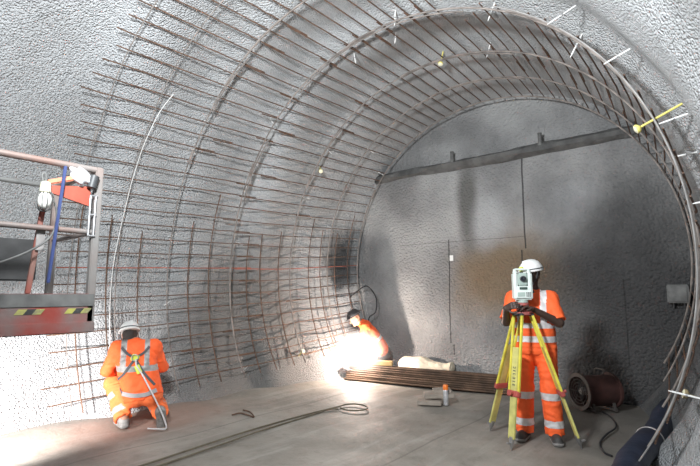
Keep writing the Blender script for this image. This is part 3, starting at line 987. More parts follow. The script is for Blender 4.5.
for sy in (-1, 1):
    bm = NB(); box(bm, (0, 0.078 * sy, z0 + 0.062), (0.165, 0.014, 0.085), None, 0.004); pn = obj('control_panel', bm, M_TS, ts)
    bm = NB(); box(bm, (-0.028, 0.086 * sy, z0 + 0.066), (0.085, 0.004, 0.052), None, 0.001); obj('display', bm, M_TSG, pn)
    bm = NB()
    for i in range(3):
        for j in range(4): box(bm, (0.034 + 0.018 * i, 0.087 * sy, z0 + 0.044 + 0.015 * j), (0.012, 0.005, 0.010), None, 0.001)
    obj('keypad', bm, M_DGREY, pn)
bm = NB(); box(bm, (0.0, -0.076, z0 + 0.142), (0.09, 0.012, 0.032), None, 0.003); obj('plate', bm, M_LCD, ts)
for q, zz in ((1, 0.20), (1, 0.10)):
    bm = NB(); lathe(bm, [(0.018, 0), (0.02, 0.004), (0.02, 0.026), (0.014, 0.03)], (0.107, 0.0, z0 + zz), (1, 0, 0), 14); obj('focus_knob', bm, M_DGREY, ts)

# ------------------------------------------------------------------ the crouching worker with harness
WO, wrot = local_frame(138, 426)
worker = thing('person', 'person in white helmet and harness crouching with back turned at the left wall', 'person', WO, wrot)
J = dict(pelvis=(0.03, 0.0, 0.36), chest=(-0.05, 0.06, 0.68), shL=(-0.255, 0.12, 0.865), shR=(0.125, 0.12, 0.865), neck=(-0.095, 0.16, 0.92),
         head=(-0.150, 0.22, 1.000), hfw=(-0.25, 0.93, -0.35), hup=(0, 0.2, 1),
         elL=(-0.365, 0.20, 0.60), wrL=(-0.25, 0.40, 0.55), elR=(0.235, 0.22, 0.61), wrR=(0.12, 0.42, 0.60),
         hdL=(0.2, 0.9, 0.2), pnL=(0.6, 0, -0.6), tsL=1, hdR=(-0.2, 0.9, 0.2), pnR=(-0.6, 0, -0.6), tsR=1, curlL=0.9, curlR=0.9,
         hipL=(-0.065, 0.0, 0.32), hipR=(0.125, 0.0, 0.32), knL=(-0.30, 0.30, 0.44), anL=(-0.155, -0.02, 0.10), knR=(0.22, 0.38, 0.11), anR=(0.225, -0.06, 0.155),
         ftL=(-0.3, 0.95, 0), ftR=(0.1, 0.45, -0.9), dnR=(0.15, -0.90, -0.45), fdR=(0, 0, 0))
field_obj('body', body_field(J), 0.007, M_SKIN2, worker)
def jm2(c, t):
    z = c[:, 2]; x = c[:, 0] + 0.07; r = np.zeros(len(c), int)
    tor = (t == 0) | (t == 3)
    r[tor & (np.abs(z - 0.645) < 0.035)] = 1
    r[tor & (np.abs(np.abs(x) - 0.125) < 0.03) & (z > 0.66)] = 1
    r[(t == 2)] = 0
    return r
def tm2(c, t):
    r = np.zeros(len(c), int)
    for tag_, a, b, u in ((2, J['knL'], J['anL'], 0.40), (4, J['knR'], J['anR'], 0.35), (2, J['knL'], J['anL'], 0.8), (4, J['knR'], J['anR'], 0.75)):
        a = np.array(a); b = np.array(b); s = ((c - a) @ (b - a)) / ((b - a) @ (b - a))
        r[(t == tag_) & (np.abs(s - u) < 0.075)] = 1
    return r
jk, tr = clothes(J, worker, 1.9, [M_ORANGE, M_TAPE2], [M_ORANGE2, M_TAPE2], jm2, tm2, hem=-0.06, trlen=0.0)
helmet(J, worker, M_HELM, False)
f = Field(); hc = np.array(J['head']); hb = nrm(J['hfw'])
f.ell(hc - hb * 0.02 + np.array([0, 0, 0.0]), (0.082, 0.092, 0.10), None, 0.02, 0, [(hc + hb * 0.02, hb)])
f.cone(hc - hb * 0.05 - np.array([0, 0, 0.05]), hc - hb * 0.045 - np.array([0, 0, 0.075]), 0.055, 0.055, 0.03)
field_obj('hair', f, 0.008, mat('dark brown hair', (0.03, 0.022, 0.018), 0.7, var=0.3, vscale=40), worker)
for s in 'LR': boot(J, s, worker, M_SOLE, M_SOLE)
# fall-arrest harness laid on the jacket by ray casting
def bvh_of(o):
    return BVHTree.FromPolygons([v.co.copy() for v in o.data.vertices], [list(p.vertices) for p in o.data.polygons])
BV = bvh_of(jk)
def strap(bm, pts, w=0.028, lift=0.006, th=0.005, dirv=Vector((0, 1, 0))):
    P = []; Nn = []
    for q in spline(pts, 6):
        hit = BV.ray_cast(q - dirv * 0.8, dirv)
        if hit[0] is None: continue
        P.append(hit[0]); Nn.append(hit[1])
    rows = []
    for i, p in enumerate(P):
        n = sum((Nn[max(0, min(len(P) - 1, i + k))] for k in (-2, -1, 0, 1, 2)), Vector()).normalized()
        if n.dot(dirv) > 0: n = -n
        d = (P[min(i + 1, len(P) - 1)] - P[max(i - 1, 0)]).normalized()
        s = d.cross(n).normalized()
        p = p + n * lift
        rows.append([bm.verts.new(p + s * w / 2), bm.verts.new(p - s * w / 2), bm.verts.new(p - s * w / 2 + n * th), bm.verts.new(p + s * w / 2 + n * th)])
    for a, b in zip(rows, rows[1:]):
        for k in range(4): bm.faces.new((a[k], a[(k + 1) % 4], b[(k + 1) % 4], b[k]))
    if rows: bm.faces.new(rows[0]); bm.faces.new(rows[-1])
M_WEB = mat('grey black harness webbing', (0.075, 0.075, 0.08), 0.7)
M_WEB2 = mat('grey harness webbing', (0.30, 0.29, 0.29), 0.7)
bm = NB()
X0 = -0.07
strap(bm, [(X0 - 0.15, 0, 0.88), (X0 - 0.09, 0, 0.81), (X0, 0, 0.75), (X0 + 0.10, 0, 0.60), (X0 + 0.22, 0, 0.46)])
strap(bm, [(X0 + 0.15, 0, 0.88), (X0 + 0.09, 0, 0.81), (X0, 0, 0.75), (X0 - 0.10, 0, 0.60), (X0 - 0.17, 0, 0.50), (X0 - 0.10, 0, 0.38)])
har = obj('harness', bm, M_WEB, worker)
bm = NB()
strap(bm, [(X0 - 0.10, 0, 0.385), (X0 + 0.0, 0, 0.365), (X0 + 0.12, 0, 0.365), (X0 + 0.24, 0, 0.40)], 0.045, 0.012)
obj('waist_belt', bm, M_WEB2, har)
def onback(x, z, up=0.02):
    h = BV.ray_cast(Vector((x, -0.8, z)), Vector((0, 1, 0)))
    return h[0] - Vector((0, up, 0))
pc = onback(X0, 0.765, 0.02)
bm = NB(); box(bm, pc, (0.085, 0.03, 0.075), Matrix.Rotation(0.4, 3, 'Y'), 0.008); obj('back_plate', bm, M_LIME, har)
bm = NB(); n = 20
tube(bm, [pc + Vector((0.035 * math.cos(2 * PI * k / n), -0.028, 0.035 * math.sin(2 * PI * k / n) + 0.005)) for k in range(n + 1)], 0.006, 6, cap=False); obj('dorsal_ring', bm, M_STEEL, har)
pa = onback(X0 + 0.02, 0.69, 0.035); pb_ = onback(X0 + 0.06, 0.60, 0.035)
bm = NB(); bar(bm, pa, pb_, 0.055, 0.03, Vector((0, -1, 0)), 0.006); obj('shock_pack', bm, M_LIME, har)
bm = NB()
tube(bm, spline([pc + Vector((0.01, -0.035, -0.01)), pa + Vector((0, -0.02, 0)), pb_ + Vector((0.02, -0.03, 0)), (0.10, -0.22, 0.44), (0.19, -0.25, 0.27), (0.26, -0.29, 0.12), (0.285, -0.30, 0.02), (0.20, -0.26, 0.012), (0.10, -0.20, 0.012)], 6), 0.0085, 8)
obj('lanyard', bm, M_TAPE, har)

# ------------------------------------------------------------------ the welder
WEx, WEy = -5.24, 7.13
welder = thing('person', 'person in orange jacket stooping over the bright welding arc by the end wall', 'person', (WEx, WEy, 0), math.atan2(WEy, WEx) - PI / 2)
J = dict(pelvis=(-0.03, 0.05, 0.50), chest=(-0.22, 0.02, 0.76), shL=(-0.31, -0.15, 0.90), shR=(-0.31, 0.19, 0.90), neck=(-0.40, 0.02, 0.955),
         head=(-0.505, 0.0, 1.03), hfw=(-0.80, -0.30, -0.50), hup=(-0.4, 0, 1),
         elL=(-0.33, -0.24, 0.62), wrL=(-0.47, -0.27, 0.50), elR=(-0.40, 0.18, 0.63), wrR=(-0.50, -0.06, 0.52),
         hdL=(-0.5, 0.0, -0.3), pnL=(-0.1, 0.6, -0.6), tsL=1, hdR=(-0.5, -0.6, -0.3), pnR=(-0.1, -0.6, -0.6), tsR=-1, curlL=0.9, curlR=0.9,
         hipL=(-0.04, -0.06, 0.46), hipR=(-0.04, 0.14, 0.46), knL=(-0.36, -0.16, 0.48), knR=(-0.30, 0.22, 0.42), anL=(-0.16, -0.14, 0.10), anR=(-0.08, 0.22, 0.10),
         ftL=(-1, -0.1, 0), ftR=(-1, 0.1, 0))
field_obj('body', body_field(J), 0.008, M_SKIN2, welder)
def jm3(c, t):
    r = np.zeros(len(c), int); a = np.array(J['pelvis']); b = np.array(J['chest'])
    s = ((c - a) @ (b - a)) / ((b - a) @ (b - a))
    r[(t == 0) & (np.abs(s - 0.55) < 0.08)] = 1
    return r
clothes(J, welder, 1.9, [M_ORANGE, M_TAPE], [M_ORANGE2, M_TAPE], jm3, lambda c, t: np.zeros(len(c), int), hem=-0.05, trlen=0.0)
helmet(J, welder, M_HELMD, False, False)
eyes(J, welder)
for s in 'LR': boot(J, s, welder, M_BOOT, M_SOLE)

# ------------------------------------------------------------------ rebar stack and bits around it
A0 = at(344, 380, 2, 0.0); A1 = at(512, 396, 2, 0.0)
ax = (A1 - A0); ax.z = 0; PL = ax.length; ax.normalize(); pr = Vector((-ax.y, ax.x, 0))
M_PILE = mat('brown rusty stacked bar', (0.115, 0.07, 0.045), 0.75, 0.15, var=0.4, vscale=5, bump=0.4, bscale=90, bdist=0.003)
base_bm = NB()
K = 18
tube(base_bm, [(PL * k / K, 0, 0) for k in range(K + 1)], 0.016, 7)
pile_mesh = None
cnt = 0
rad = 0.016
rows_ = [14, 13, 13, 12, 11, 10, 8, 5]
for r_, n in enumerate(rows_):
    for k in range(n):
        bm = NB()
        off = 0.03 + (k + 0.5 * r_) * 0.0345
        sh = random.uniform(-0.05, 0.14)
        bow = 0.015 * math.sin(2.1 * r_)
        zz = rad + 0.006 + r_ * 0.030
        fan = random.uniform(-0.004, 0.004) if r_ == len(rows_) - 1 else 0.0
        pts = []
        for q in range(13):
            u = q / 12
            pts.append(A0 + ax * (sh + PL * u) + pr * (off + bow * math.sin(PI * u) + fan * (1 - u) ** 3) + Vector((0, 0, zz + (0.008 * (1 - u) ** 4 if r_ > 3 else 0))))
        tube(bm, pts, rad * 0.97, 7)
        tag(obj('steel_bar', bm, M_PILE), 'rusty steel bar lying in the long stack on the floor before the end wall', 'steel bar', 'stack of steel bars')
        cnt += 1
PT = rad + 0.006 + len(rows_) * 0.030
M_TIMBER = mat('pale yellow timber', (0.52, 0.36, 0.16), 0.7, var=0.2, vscale=3)
bm = NB()
a = at(345, 364, 2, PT + 0.02) ; 
s0 = A0 + ax * 0.02 + pr * 0.13 + Vector((0, 0, PT + 0.035)); s1 = A0 + ax * 0.80 + pr * 0.28 + Vector((0, 0, PT + 0.035))
bar(bm, s0, s1, 0.11, 0.075, Vector((0, 0, 1)), 0.006)
tag(obj('timber_plank', bm, M_TIMBER), 'pale timber lying on top of the steel bar stack under the welding arc', 'timber')
# cream sack behind the stack
M_SACK = mat('cream woven cloth', (0.70, 0.62, 0.48), 0.8, var=0.1, vscale=8, bump=0.4, bscale=14, bdist=0.03)
f = Field(); f.wr = 0.006
S0 = Vector((-4.86, 7.42, 0.17)); sx = Vector((0.80, 0.02, 0)); 
c = lambda u, dz=0.0, dy=0.0: tuple(S0 + sx * u + Vector((0, dy, dz)))
f.cone(c(-0.05, 0.02), c(0.35, 0.02), 0.16, 0.165, 0.08)
f.cone(c(0.35, 0.02), c(0.8, 0.03), 0.165, 0.09, 0.08)
f.cone(c(0.8, 0.03), c(1.0, 0.06), 0.075, 0.06, 0.06)
f.cone(c(0.95, 0.06), c(1.12, 0.07), 0.06, 0.10, 0.03, 0, [(c(1.08), (1, 0, 0))])
sk = field_obj('cloth_sack', f, 0.012, M_SACK, None)
tag(sk, 'cream cloth sack with a tied neck lying behind the steel bar stack', 'sack')
# the slabs and spray can
M_SLAB = mat('grey brown board', (0.30, 0.26, 0.22), 0.8, var=0.2, vscale=6, bump=0.3)
p0 = at(430, 404, 2, 0.0); q0 = at(438, 396, 2, 0.06)
bm = NB(); box(bm, (0, 0, 0), (0.32, 0.26, 0.055), None, 0.006)
o = tag(obj('concrete_slab', bm, M_SLAB), 'lower of the two small grey slabs on the floor by the spray can', 'slab', 'small slabs by the spray can')
o.location = (p0.x - 0.02, p0.y + 0.02, 0.030); o.rotation_euler = (0, 0, 0.5)
bm = NB(); box(bm, (0, 0, 0), (0.40, 0.24, 0.05), None, 0.006)
box(bm, (0.05, 0.02, 0.045), (0.24, 0.18, 0.04), None, 0.006)
o = tag(obj('concrete_slab', bm, M_SLAB), 'upper stepped grey slab resting tilted on the lower slab near the spray can', 'slab', 'small slabs by the spray can')
o.location = (p0.x + 0.06, p0.y + 0.13, 0.115); o.rotation_euler = (0.06, -0.05, 0.62)
p0 = at(446, 405, 2, 0.0)
can = thing('spray_can', 'white marking spray can with orange cap standing before the steel bars', 'spray can', (p0.x, p0.y, 0.0), 0)
bm = NB(); lathe(bm, [(0.033, 0.0), (0.036, 0.004), (0.036, 0.19), (0.03, 0.205), (0.024, 0.21)], (0, 0, 0), (0, 0, 1), 20); obj('can_body', bm, mat('white grey printed can', (0.55, 0.55, 0.56), 0.35, 0.3, var=0.2, vscale=25), can)
bm = NB(); lathe(bm, [(0.034, 0.20), (0.036, 0.204), (0.035, 0.255), (0.028, 0.266)], (0, 0, 0), (0, 0, 1), 20); obj('can_cap', bm, mat('orange plastic', (0.90, 0.22, 0.03), 0.4), can)

# ------------------------------------------------------------------ fan
M_FAN = mat('dull red brown paint', (0.06, 0.024, 0.02), 0.65, var=0.3, vscale=6)
M_FANRIM = mat('dusty dark steel rim', (0.075, 0.066, 0.06), 0.7, var=0.3)
FP = at(594, 411, 2, 0.0)
ff = Vector((-0.62, -0.78, 0)).normalized()
fan = thing('blower_fan', 'dusty red-brown drum fan lying on the floor right of the surveyor', 'fan', (FP.x, FP.y, 0), 0)
fc = Vector((0.0, 0.12, 0.235))
bm = NB()
lathe(bm, [(0.20, -0.24), (0.225, -0.24), (0.225, -0.21), (0.195, -0.21), (0.195, 0.21), (0.225, 0.21), (0.225, 0.24), (0.20, 0.24), (0.18, 0.22), (0.18, -0.22)], fc, ff, 36, closed=True)
obj('drum', bm, M_FAN, fan)
bm = NB()
lathe(bm, [(0.185, 0.235), (0.228, 0.235), (0.232, 0.25), (0.185, 0.25)], fc, ff, 36, closed=True)
obj('front_rim', bm, M_FANRIM, fan)
bm = NB(); lathe(bm, [(0.045, 0.05), (0.05, 0.18), (0.04, 0.215), (0.02, 0.225)], fc, ff, 20); obj('hub', bm, mat('pale hub', (0.24, 0.235, 0.22), 0.5), fan)
u_, w_ = frame_for(ff)
for k in range(8):
    a = 2 * PI * k / 8
    d = u_ * math.cos(a) + w_ * math.sin(a); e = -u_ * math.sin(a) + w_ * math.cos(a)
    bm = NB()
    rows = []
    for j in range(6):
        r = 0.045 + 0.128 * j / 5; tw = 0.9 - 0.5 * j / 5; ch = 0.035 + 0.02 * j / 5
        cdir = e * math.cos(tw) + ff * math.sin(tw); nn = d.cross(cdir).normalized() * 0.003
        pc = fc + ff * 0.13 + d * r
        rows.append([bm.verts.new(pc - cdir * ch + nn), bm.verts.new(pc + cdir * ch + nn), bm.verts.new(pc + cdir * ch - nn), bm.verts.new(pc - cdir * ch - nn)])
    for A_, B_ in zip(rows, rows[1:]):
        for q in range(4): bm.faces.new((A_[q], A_[(q + 1) % 4], B_[(q + 1) % 4], B_[q]))
    bm.faces.new(rows[0]); bm.faces.new(rows[-1])
    obj('blade', bm, M_DGREY, fan)
bm = NB()
for rr in (0.07, 0.11, 0.15):
    tube(bm, [fc + ff * 0.243 + (u_ * math.cos(2 * PI * k / 32) + w_ * math.sin(2 * PI * k / 32)) * rr for k in range(33)], 0.004, 6, cap=False)
for k in range(6):
    d = u_ * math.cos(PI * k / 3) + w_ * math.sin(PI * k / 3); tube(bm, [fc + ff * 0.243 + d * 0.02, fc + ff * 0.243 + d * 0.195], 0.004, 6)
obj('guard', bm, M_FANRIM, fan)
bm = NB()
side = ff.cross(Vector((0, 0, 1)))
for q in (-1, 1):
    b0 = fc + ff * 0.15 * q
    bar(bm, Vector((b0.x, b0.y, 0.02)) - side * 0.19, Vector((b0.x, b0.y, 0.02)) + side * 0.19, 0.04, 0.03, Vector((0, 0, 1)), 0.004)
    for w in (-1, 1): bar(bm, Vector((b0.x, b0.y, 0.02)) + side * 0.16 * w, b0 + side * 0.14 * w - Vector((0, 0, 0.13)), 0.03, 0.03, ff, 0.003)
obj('stand', bm, M_FANRIM, fan)
bm = NB(); tube(bm, spline([fc + Vector((0.1, 0, 0.215)), fc + Vector((0.12, 0, 0.27)), fc + Vector((0.0, 0.1, 0.27)), fc + Vector((-0.02, 0.12, 0.20))], 5), 0.010, 8); obj('handle', bm, M_FANRIM, fan)
# power lead of the fan
bm = NB()
pts = [at(*p, 2, 0.012) for p in [(603, 412), (612, 418), (616, 427), (607, 434), (600, 443), (604, 452), (612, 456)]]
tube(bm, spline(pts, 6), 0.010, 8)
tag(obj('fan_cable', bm, M_BLACK), 'thin black cable curling on the floor in front of the drum fan', 'cable')

# ------------------------------------------------------------------ duct at the right wall foot
M_DUCT = mat('dark navy duct cloth', (0.018, 0.024, 0.045), 0.5, var=0.3, vscale=4, bump=0.3, bscale=12, bdist=0.02)
duct = thing('ventilation_duct', 'dark navy duct lying along the foot of the right wall', 'duct', (-0.79, 3.4, 0))
bm = NB()
pts = [Vector((-0.05 + 0.02 * math.sin(k), 0.30 * k, 0.118)) for k in range(13)]
tube(bm, pts, [0.115 + 0.004 * (-1) ** k for k in range(13)], 24)
obj('sleeve', bm, M_DUCT, duct)
for yb in (1.98, 0.3):
    bm = NB(); lathe(bm, [(0.117, 0), (0.123, 0.002), (0.123, 0.024), (0.117, 0.026)], (-0.05, yb, 0.118), (0, 1, 0), 28, closed=True); obj('band', bm, M_ALU, duct)

# ------------------------------------------------------------------ cables on the floor
M_HOSE = mat('dusty olive hose', (0.13, 0.11, 0.075), 0.7, var=0.2)
for k, (dx, lp, lb) in enumerate(((0.0, 0.17, 'dusty olive hose on the floor ending in a flat loop, left of the pair'), (0.13, 0.0, 'dusty olive hose on the floor without a loop, right of the pair'))):
    P = [Vector((-4.08 + dx, 1.2, 0.012)), Vector((-4.16 + dx, 2.1, 0.012)), Vector((-4.25 + dx, 2.9, 0.012)), Vector((-4.30 + dx * .8, 3.5, 0.012)), Vector((-4.31 + dx * .6, 4.2, 0.012))]
    if lp:
        cc = Vector((-4.10, 4.93, 0.012))
        P += [Vector((-4.28, 4.72, 0.012))] + [cc + Vector((0.19 * math.cos(t), 0.17 * math.sin(t), 0.0 if t > -1.5 else 0.0)) for t in np.linspace(3.6, -2.2, 10)]
    else:
        P += [Vector((-4.27, 4.62, 0.012)), Vector((-4.2, 4.74, 0.012))]
    bm = NB(); tube(bm, spline(P, 5), 0.0095, 8)
    tag(obj('floor_hose', bm, M_HOSE), lb, 'hose', 'hoses on the floor')
bm = NB()
pts = [at(*p, 2, 0.01) for p in [(232, 415), (240, 413), (248, 415), (254, 417), (250, 412), (243, 410)]]
tube(bm, spline(pts, 5), 0.009, 6)
tag(obj('tie_wire', bm, M_RUST), 'short curl of rusty tie wire on the floor right of the crouching worker', 'wire')

# ------------------------------------------------------------------ boom lift basket
M_LIFT = mat('worn red lift paint', (0.34, 0.065, 0.045), 0.6, 0.1, col2=(0.24, 0.13, 0.105), vscale=5, bump=0.2, bscale=40)
M_LIFTG = mat('worn grey lift tube', (0.24, 0.23, 0.22), 0.55, 0.3, col2=(0.25, 0.165, 0.14), vscale=2.2)
M_LIFTD = mat('dirty red grey steel board', (0.30, 0.055, 0.042), 0.65, 0.1, col2=(0.20, 0.175, 0.165), vscale=3, bump=0.25, bscale=30)
M_DARKP = mat('dark grey rubber panel', (0.045, 0.045, 0.045), 0.6, var=0.3)
M_HAZY = mat('yellow hazard tape', (0.45, 0.44, 0.10), 0.6, col2=(0.22, 0.20, 0.13), vscale=14)
LX = -3.60
lift = thing('access_lift', 'worn red and grey boom lift basket at the left edge above the floor', 'lift', (LX, 0.3, 0))
def lobj(name, bm, m, par=None):
    o = obj(name, bm, m, par or lift)
    return o
yb, ye = -0.75, 1.09            # local y (origin 0.3)
ZT, ZF = 2.395, 1.235
LXF = -0.85                     # far side, towards the left wall
def rail(p, q, r, m, name='rail'):
    bm = NB(); tube(bm, [p, q], r, 12); return lobj(name, bm, m)
rail((0, yb, ZT), (0, ye, ZT), 0.024, M_LIFTG, 'top_rail'); rail((LXF, yb, ZT), (LXF, ye, ZT), 0.020, M_STUB, 'top_rail')
rail((0, ye, ZT), (LXF, ye, ZT), 0.024, M_LIFTG, 'top_rail')
rail((0, yb, ZT - 0.46), (0, ye, ZT - 0.46), 0.020, M_LIFTG, 'mid_rail')
rail((LXF, ye, ZT - 0.46), (0, ye, ZT - 0.46), 0.018, M_LIFTG, 'mid_rail')
for x, y in ((0, ye), (LXF, ye), (0, yb), (LXF, yb)):
    bm = NB(); bar(bm, (x, y, ZF), (x, y, ZT + 0.02), 0.052, 0.052, Vector((0, 1, 0)), 0.006); lobj('post', bm, M_LIFTG)
bm = NB(); bar(bm, (-0.06, ye - 0.37, ZF + 0.26), (-0.06, ye - 0.31, ZT - 0.18), 0.030, 0.030, Vector((1, 0, 0)), 0.004); lobj('brace', bm, M_LIFT)
bm = NB(); box(bm, (LXF / 2, (yb + ye) / 2, ZF + 0.03), (-LXF + 0.04, ye - yb + 0.04, 0.05), None, 0.006); lobj('deck', bm, M_DARKP)
for x in (0.0, LXF):
    bm = NB(); box(bm, (x + (0.02 if x == 0 else -0.02), (yb + ye) / 2, ZF + 0.16), (0.012, ye - yb + 0.03, 0.20), None, 0.003)
    box(bm, (x + (0.02 if x == 0 else -0.02), (yb + ye) / 2, ZF + 0.03), (0.05, ye - yb + 0.05, 0.075), None, 0.006)
    tb = lobj('toe_board', bm, M_LIFTD)
    bm = NB(); box(bm, (x + (0.028 if x == 0 else -0.028), (yb + ye) / 2, ZF + 0.215), (0.008, ye - yb + 0.03, 0.085), None, 0.002); obj('top_strip', bm, M_STUB, tb)
    if x == 0:
        for k, y in enumerate((0.74, 1.03)):
            for q in range(3):
                bm = NB()
                vs = [(0.0285, y + q * 0.05 - 0.11, ZF + 0.125), (0.0285, y + q * 0.05 - 0.06, ZF + 0.125), (0.0285, y + q * 0.05 - 0.035, ZF + 0.160), (0.0285, y + q * 0.05 - 0.085, ZF + 0.160)]
                f0 = [bm.verts.new(v) for v in vs]; f1 = [bm.verts.new((v[0] - 0.004, v[1], v[2])) for v in vs]
                bm.faces.new(f0); bm.faces.new(f1[::-1])
                for q2 in range(4): bm.faces.new((f0[q2], f0[(q2 + 1) % 4], f1[(q2 + 1) % 4], f1[q2]))
                obj('hazard_stripe', bm, M_HAZY if q % 2 == 0 else M_DARKP, tb)
bm = NB(); box(bm, (-0.40, 0.42, ZF + 0.50), (0.10, 0.85, 0.30), None, 0.01); lobj('control_box', bm, M_DARKP)
bm = NB(); box(bm, (-0.03, ye - 0.33, ZF + 0.63), (0.01, 0.05, 0.16), None, 0.002); lobj('notice_plate', bm, M_ALU)
# folded bracket with the red flap near the end post
bm = NB()
vs = [(0, ye - 0.30, ZT - 0.165), (0, ye - 0.05, ZT - 0.13), (0, ye - 0.05, ZT - 0.275), (0, ye - 0.30, ZT - 0.215)]
f0 = [bm.verts.new((0.01, *v[1:])) for v in vs]; f1 = [bm.verts.new((-0.02, *v[1:])) for v in vs]
bm.faces.new(f0); bm.faces.new(f1[::-1])
for q2 in range(4): bm.faces.new((f0[q2], f0[(q2 + 1) % 4], f1[(q2 + 1) % 4], f1[q2]))
lobj('side_flap', bm, mat('rust red sheet', (0.38, 0.075, 0.045), 0.55, var=0.2))
bm = NB()
for dx in (0.02, 0.055):
    tube(bm, [(0.03, ye - dx, ZT - 0.20), (0.03, ye - dx, ZT - 0.49)], 0.009, 8)
for dz in (0.20, 0.34, 0.49): tube(bm, [(0.03, ye - 0.06, ZT - dz), (0.03, ye - 0.01, ZT - dz)], 0.009, 8)
lobj('ladder_bracket', bm, M_STEEL)
bm = NB(); lathe(bm, [(0.02, -0.05), (0.032, -0.045), (0.032, 0.045), (0.02, 0.05)], (0.04, ye - 0.05, ZT - 0.10), (0, 0.2, 1), 14); lobj('latch', bm, M_DGREY)
# boom and chassis of the lift, left of the view
bm = NB(); bar(bm, (LXF / 2, yb - 0.02, ZF + 0.05), (LXF / 2, yb - 1.3, 0.75), 0.16, 0.18, Vector((0, 0, 1)), 0.01); lobj('boom', bm, M_LIFT)
bm = NB(); box(bm, (LXF / 2, yb - 1.55, 0.52), (1.0, 1.1, 0.42), None, 0.04); ch = lobj('chassis', bm, M_LIFT)
for sx_ in (-1, 1):
    for sy_ in (-1, 1):
        bm = NB(); lathe(bm, [(0.10, -0.09), (0.26, -0.09), (0.285, -0.06), (0.285, 0.06), (0.26, 0.09), (0.10, 0.09)], (LXF / 2 + sx_ * 0.60, yb - 1.55 + sy_ * 0.38, 0.29), (1, 0, 0), 28); obj('wheel', bm, M_BLACK, ch)
# items hung in the basket
def lw(y, z, x=0.0): return Vector((LX + x, 0.3 + y, z))
bm = NB(); bar(bm, lw(ye - 0.285, ZF + 0.33, 0.04), lw(ye - 0.235, ZT - 0.02, 0.04), 0.019, 0.019, Vector((1, 0, 0)), 0.004)
bm2 = bm
tag(obj('blue_pole', bm2, mat('dark blue paint', (0.035, 0.055, 0.16), 0.5)), 'dark blue pole standing upright against the lift basket rail', 'pole')
lamp = thing('caged_work_lamp', 'white round work lamp hanging inside the lift basket by the red flap', 'lamp', lw(ye - 0.345, ZT - 0.28, 0.04))
bm = NB(); bmesh.ops.create_uvsphere(bm, u_segments=20, v_segments=12, radius=0.05); bmesh.ops.scale(bm, verts=bm.verts, vec=(0.9, 0.9, 1.2)); obj('globe', bm, mat('frosted white globe', (0.75, 0.75, 0.70), 0.35), lamp)
bm = NB(); lathe(bm, [(0.03, 0.055), (0.034, 0.06), (0.03, 0.12), (0.015, 0.13)], (0, 0, 0), (0, 0, 1), 14); obj('holder', bm, M_PALEYEL, lamp)
bm = NB()
for k in range(6):
    a = PI * k / 6
    tube(bm, [(0.058 * math.cos(a) * math.sin(t), 0.058 * math.sin(a) * math.sin(t), 0.076 * math.cos(t)) for t in np.linspace(0, 2 * PI, 25)], 0.0025, 5, cap=False)
obj('wire_guard', bm, M_STUB, lamp)
bm = NB()
tube(bm, spline([lw(ye - 0.345, ZT - 0.15, 0.04), lw(ye - 0.35, ZT - 0.10, 0.04), lw(ye - 0.37, ZT - 0.11, 0.04), lw(ye - 0.35, ZT - 0.18, 0.04), lw(ye - 0.27, ZT - 0.33, 0.04), lw(ye - 0.28, ZT - 0.50, 0.03), lw(ye - 0.40, ZT - 0.62, 0.03), lw(ye - 0.62, ZT - 0.73, 0.03), lw(ye - 0.9, ZT - 0.80, 0.03)], 6), 0.007, 8)
tag(obj('lamp_cable', bm, M_STUB), 'grey cable drooping from the work lamp across the lift basket', 'cable')
f = Field(); f.wr = 0.01
b0 = lw(ye - 0.13, ZT - 0.065, 0.02)
f.ell((0, 0, 0), (0.030, 0.058, 0.05), None, 0.03); f.ell((0.01, 0.02, -0.03), (0.028, 0.05, 0.03), None, 0.03); f.ell((0.0, -0.04, 0.03), (0.025, 0.03, 0.025), None, 0.03)
bag = field_obj('plastic_bag', f, 0.008, mat('pale grey plastic film', (0.55, 0.56, 0.58), 0.35), None)
bag.location = b0
tag(bag, 'crumpled pale plastic bag tucked in the top corner of the lift basket', 'bag')
bm = NB(); bar(bm, lw(ye - 0.33, ZT - 0.15, 0.01), lw(ye - 0.13, ZT - 0.075, 0.01), 0.04, 0.035, Vector((0, 0, 1)), 0.008)
tag(obj('rolled_cloth', bm, mat('faded orange pink cloth', (0.62, 0.22, 0.13), 0.8, var=0.2)), 'faded orange cloth roll above the red flap in the lift basket', 'cloth')

# ------------------------------------------------------------------ light
def area(name, loc, target, size, power, col=(1, 1, 1), spread=None):
    d = bpy.data.lights.new(name, 'AREA'); d.shape = 'DISK'; d.size = size; d.energy = power; d.color = col
    if spread: d.spread = spread
    o = link(bpy.data.objects.new(name, d)); o.location = loc
    o.rotation_euler = (Vector(target) - Vector(loc)).to_track_quat('-Z', 'Y').to_euler()
    return o
def spot(name, loc, target, power, ang, blend=0.5, r=0.05, col=(1, 1, 1)):
    d = bpy.data.lights.new(name, 'SPOT'); d.energy = power; d.spot_size = math.radians(ang); d.spot_blend = blend; d.shadow_soft_size = r; d.color = col
    o = link(bpy.data.objects.new(name, d)); o.location = loc
    o.rotation_euler = (Vector(target) - Vector(loc)).to_track_quat('-Z', 'Y').to_euler()
    return o
def point(name, loc, power, r, col):
    d = bpy.data.lights.new(name, 'POINT'); d.energy = power; d.shadow_soft_size = r; d.color = col
    o = link(bpy.data.objects.new(name, d)); o.location = loc; return o

area('shaft_floodlight', (-1.7, 0.30, 3.3), (-3.3, 4.6, 4.9), 0.5, 510, (0.93, 0.97, 1.0))
spot('left_work_light', (-4.6, 0.62, 0.70), (-5.92, 1.62, 0.30), 1200, 76, 1.0, 0.08, (1.0, 0.97, 0.96))
ARC = at(357, 352, 1, 6.50)
point('welding_arc', ARC, 240, 0.03, (1.0, 0.86, 0.76))

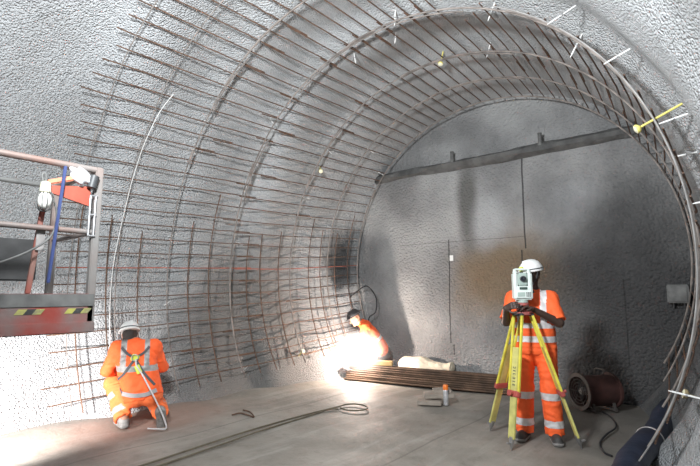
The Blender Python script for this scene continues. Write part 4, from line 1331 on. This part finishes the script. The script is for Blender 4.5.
# weld fume hanging round the arc
fume = bpy.data.materials.new('weld fume'); fume.use_nodes = True
nt = fume.node_tree; nt.nodes.clear()
out = nt.nodes.new('ShaderNodeOutputMaterial'); vp = nt.nodes.new('ShaderNodeVolumePrincipled')
tc = nt.nodes.new('ShaderNodeTexCoord'); ln = nt.nodes.new('ShaderNodeVectorMath'); ln.operation = 'LENGTH'
mr = nt.nodes.new('ShaderNodeMapRange'); mr.interpolation_type = 'SMOOTHSTEP'
mr.inputs[1].default_value = 0.1; mr.inputs[2].default_value = 1.0; mr.inputs[3].default_value = 1.2; mr.inputs[4].default_value = 0.0
nt.links.new(tc.outputs['Object'], ln.inputs[0]); nt.links.new(ln.outputs['Value'], mr.inputs[0]); nt.links.new(mr.outputs[0], vp.inputs['Density'])
vp.inputs['Color'].default_value = (0.95, 0.95, 0.96, 1)
nt.links.new(vp.outputs[0], out.inputs['Volume'])
bm = NB(); bmesh.ops.create_icosphere(bm, subdivisions=3, radius=1.0)
o = obj('welding_smoke', bm, fume); o.location = ARC + Vector((0.1, 0, 0.02)); o.scale = (0.58, 0.55, 0.45)
o['kind'] = 'stuff'; tag(o, 'bright weld smoke around the arc in front of the stooping welder', 'smoke')

# the arc itself: a white-hot tip on the electrode
bm = NB(); bmesh.ops.create_uvsphere(bm, u_segments=14, v_segments=8, radius=0.02)
hot = bpy.data.materials.new('white hot arc'); hot.use_nodes = True
hb = hot.node_tree.nodes['Principled BSDF']; hb.inputs['Emission Color'].default_value = (1, 0.9, 0.82, 1); hb.inputs['Emission Strength'].default_value = 60
torch = thing('welding_torch', 'welding torch with a white-hot tip in the stooping welder\'s hands', 'welding torch', ARC)
o = obj('arc_tip', bm, hot, torch); o.visible_shadow = True
o.location = (0, 0, -0.035)

world = bpy.data.worlds.new('world'); scene.world = world; world.use_nodes = True
bg = world.node_tree.nodes['Background']; bg.inputs[0].default_value = (0.80, 0.90, 1.0, 1); bg.inputs[1].default_value = 0.13

# ------------------------------------------------------------------ camera and view
cd = bpy.data.cameras.new('camera'); cd.sensor_fit = 'HORIZONTAL'; cd.sensor_width = 36; cd.lens = FOC / 700 * 36
cam = link(bpy.data.objects.new('camera', cd)); cam.location = CO
cam.rotation_euler = CF.to_track_quat('-Z', 'Y').to_euler()
cd.clip_start = 0.02
scene.camera = cam
scene.view_settings.view_transform = 'Standard'
scene.view_settings.look = 'None'
scene.view_settings.exposure = -0.12
scene.view_settings.gamma = 1.0
scene.view_settings.use_curve_mapping = False
scene.cycles.max_bounces = 6
scene.cycles.diffuse_bounces = 4
scene.cycles.sample_clamp_indirect = 6
